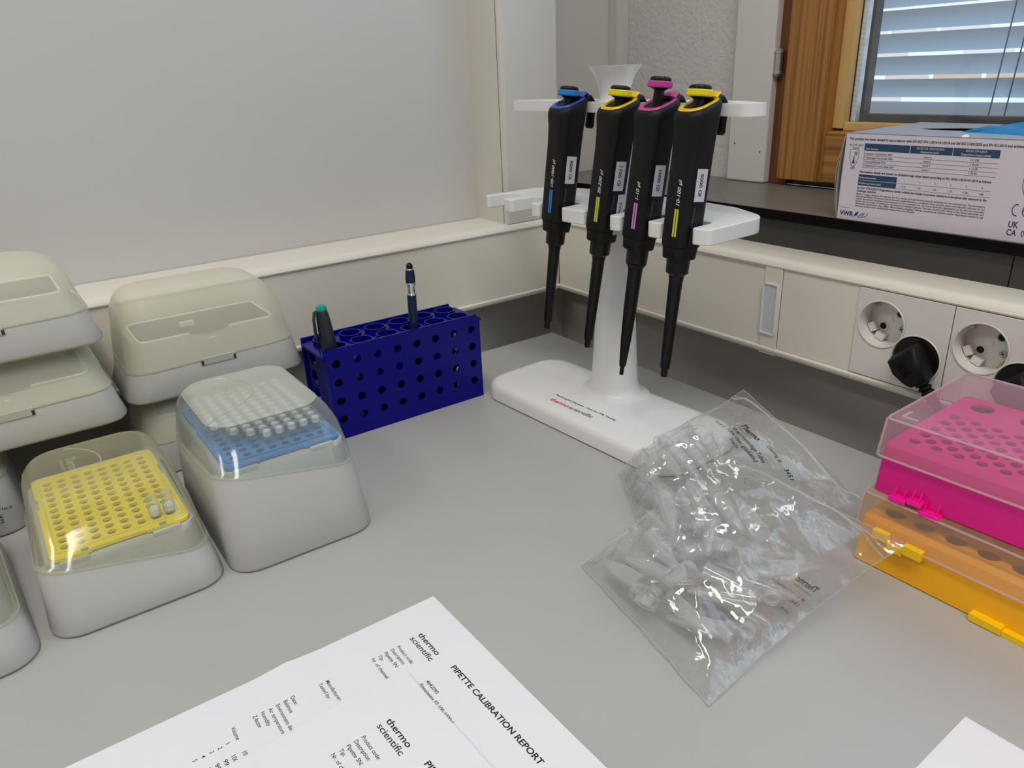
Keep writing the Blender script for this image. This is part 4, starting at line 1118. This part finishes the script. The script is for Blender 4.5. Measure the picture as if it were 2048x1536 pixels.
def make_tube(mat='tube'):
    t = thing('microtube', '', 'microtube', (0, 0, 0))
    mb = MB(); mb.lathe([(0.6, -.2), (1.6, .3), (1.9, 1.5), (4.9, 17), (5.1, 20), (5.15, 37), (6.3, 37.2), (6.4, 39), (4.9, 39), (4.6, 36), (4.4, 20), (1.4, 3), (.3, 2)], 20, True, True)
    mb.build('tube_body', mat, t, recalc=False, smooth=40)
    mb = MB(); mb.X = Matrix.Translation((0, 6.6, 38.6)) @ Matrix.Rotation(DEG(-100), 4, 'X') @ Matrix.Translation((0, -8, 0))
    mb.lathe([(6.3, 0), (6.6, .3), (6.6, 1.6), (6.2, 1.9), (4.6, 1.9)], 20, True, False)
    mb.lathe([(4.6, 0), (4.5, -4.6), (4.0, -5), (3.7, -4.6), (3.7, -.4)], 20, False, True)
    mb.add([(a, b, c) for a in (-1.6, 1.6) for b in (5.8, 8.6) for c in (.2, .9)], [[0, 1, 3, 2], [4, 6, 7, 5], [0, 4, 5, 1], [2, 3, 7, 6], [0, 2, 6, 4], [1, 5, 7, 3]])
    mb.build('cap', mat, t, recalc=False, smooth=40)
    return t
tproto = make_tube()
used = [False]; segs = []
def segdist(a0, a1, b0, b1):
    d = 1e9
    for i in range(7):
        p = a0.lerp(a1, i/6)
        for j in range(7):
            d = min(d, (p-b0.lerp(b1, j/6)).length)
    return d
def fill_bag(Pf, num, label, group, smin, smax, tmin, tmax, zlo, seed):
    rnd = random.Random(seed); n = 0; tries = 0
    G = {}
    for a in range(0, 41):
        for b in range(0, 41): G[a, b] = (Pf(a/40, b/40, 0), Pf(a/40, b/40, 1))
    def near(q):
        return min(G.items(), key=lambda kv: (kv[1][0].xy-q.xy).length_squared)
    while n < num and tries < 9000:
        tries += 1
        s, t = rnd.uniform(smin, smax), rnd.uniform(tmin, tmax)
        lo = Pf(s, t, 0)
        z = lo.z + rnd.choice(zlo)
        az = rnd.uniform(0, 2*PI); el = rnd.uniform(-.10, .25)
        d = Vector((math.cos(az)*math.cos(el), math.sin(az)*math.cos(el), math.sin(el)))
        a0 = Vector((lo.x, lo.y, z))-d*20; a1 = a0+d*39
        if any(segdist(a0, a1, b0, b1) < 8.8 for b0, b1 in segs): continue
        quat = d.to_track_quat('Z', 'Y') @ Matrix.Rotation(rnd.choice((PI/2, -PI/2, 0.5, 2.6)), 4, 'Z').to_quaternion()
        capc = a0+quat @ Vector((0, 8, 46.5))
        ok = True
        for q, cl in ((a0, 3.0), ((a0+a1)/2, 5.6), (a1, 7.5), (capc, 2.5)):
            (ga, gb), (pl, ph) = near(q)
            if not (2 <= ga <= 38 and 2 <= gb <= 40*tmax+3) or (cl > 7 and not (4 <= ga <= 36 and gb >= 3)) or q.z < pl.z+cl*.92 or q.z > ph.z+7 or (pl.xy-q.xy).length > 6: ok = False; break
        if not ok: continue
        segs.append((a0, a1))
        o = tproto if not used[0] else copy_tree(tproto)
        used[0] = True
        o['label'] = label; o['group'] = group; o['category'] = 'microtube'
        q = quat
        o.rotation_mode = 'XYZ'; o.rotation_euler = q.to_euler(); o.location = a0*MM
        n += 1
    print('TUBES', group, n, tries)
P1, b1 = bag('zip_bag', 'clear zip bag of microtubes in front, its zip end resting on the orange rack',
             (392, -300, .6), (526, -327, .6), (536, -165, 36), (413, -184, 52), (512, -236, 2), 30, 1.7,
             [('Thermo', 10, 50, 17, 3.8, .02), ('SCIENTIFIC', 10, 53, 15, 1.1, 0), ('50 Microcentrifuge Tubes', 10, 58, 32, 2.0, .01), ('1.5mL clear, graduated', 10, 62, 29, 2.0, .01), ('Lot #', 10, 68, 6, 1.8, 0), ('Catalog #', 31, 47, 12, 2.0, .01)], True)
P2, b2 = bag('zip_bag', 'clear zip bag behind, its printed zip end standing up beside the stand base',
             (318, -196, 4), (396, -246, 2), (480, -114, 20), (352, -88, 56), (446, -170, 8), 32, 5.2,
             [('Thermo', 41, 43, 15.5, 4.6, .03), ('SCIENTIFIC', 41, 45.5, 14, 1.1, 0), ('Catalog #', 61, 40, 11, 2.5, .01), ('3451', 76, 39.5, 6, 2.8, .02),
              ('50 Microcentrifuge Tubes', 43, 50.5, 29, 2.8, .015), ('1.5mL clear, graduated', 44, 55, 27, 2.8, .015), ('Sterile', 52, 59, 7.5, 2.4, 0), ('Lot # 2', 33, 57, 9, 2.5, .01)], False, full=.5)
fill_bag(P1, 28, 'frosted microtube lying loose in the front zip bag', 'microtubes in the front bag', .05, .95, .03, .62, (6, 6.5, 6, 15, 16.5, 25), 12)
fill_bag(P2, 8, 'frosted microtube lying loose in the zip bag behind', 'microtubes in the rear bag', .1, .9, .08, .5, (6, 7, 15, 16), 11)
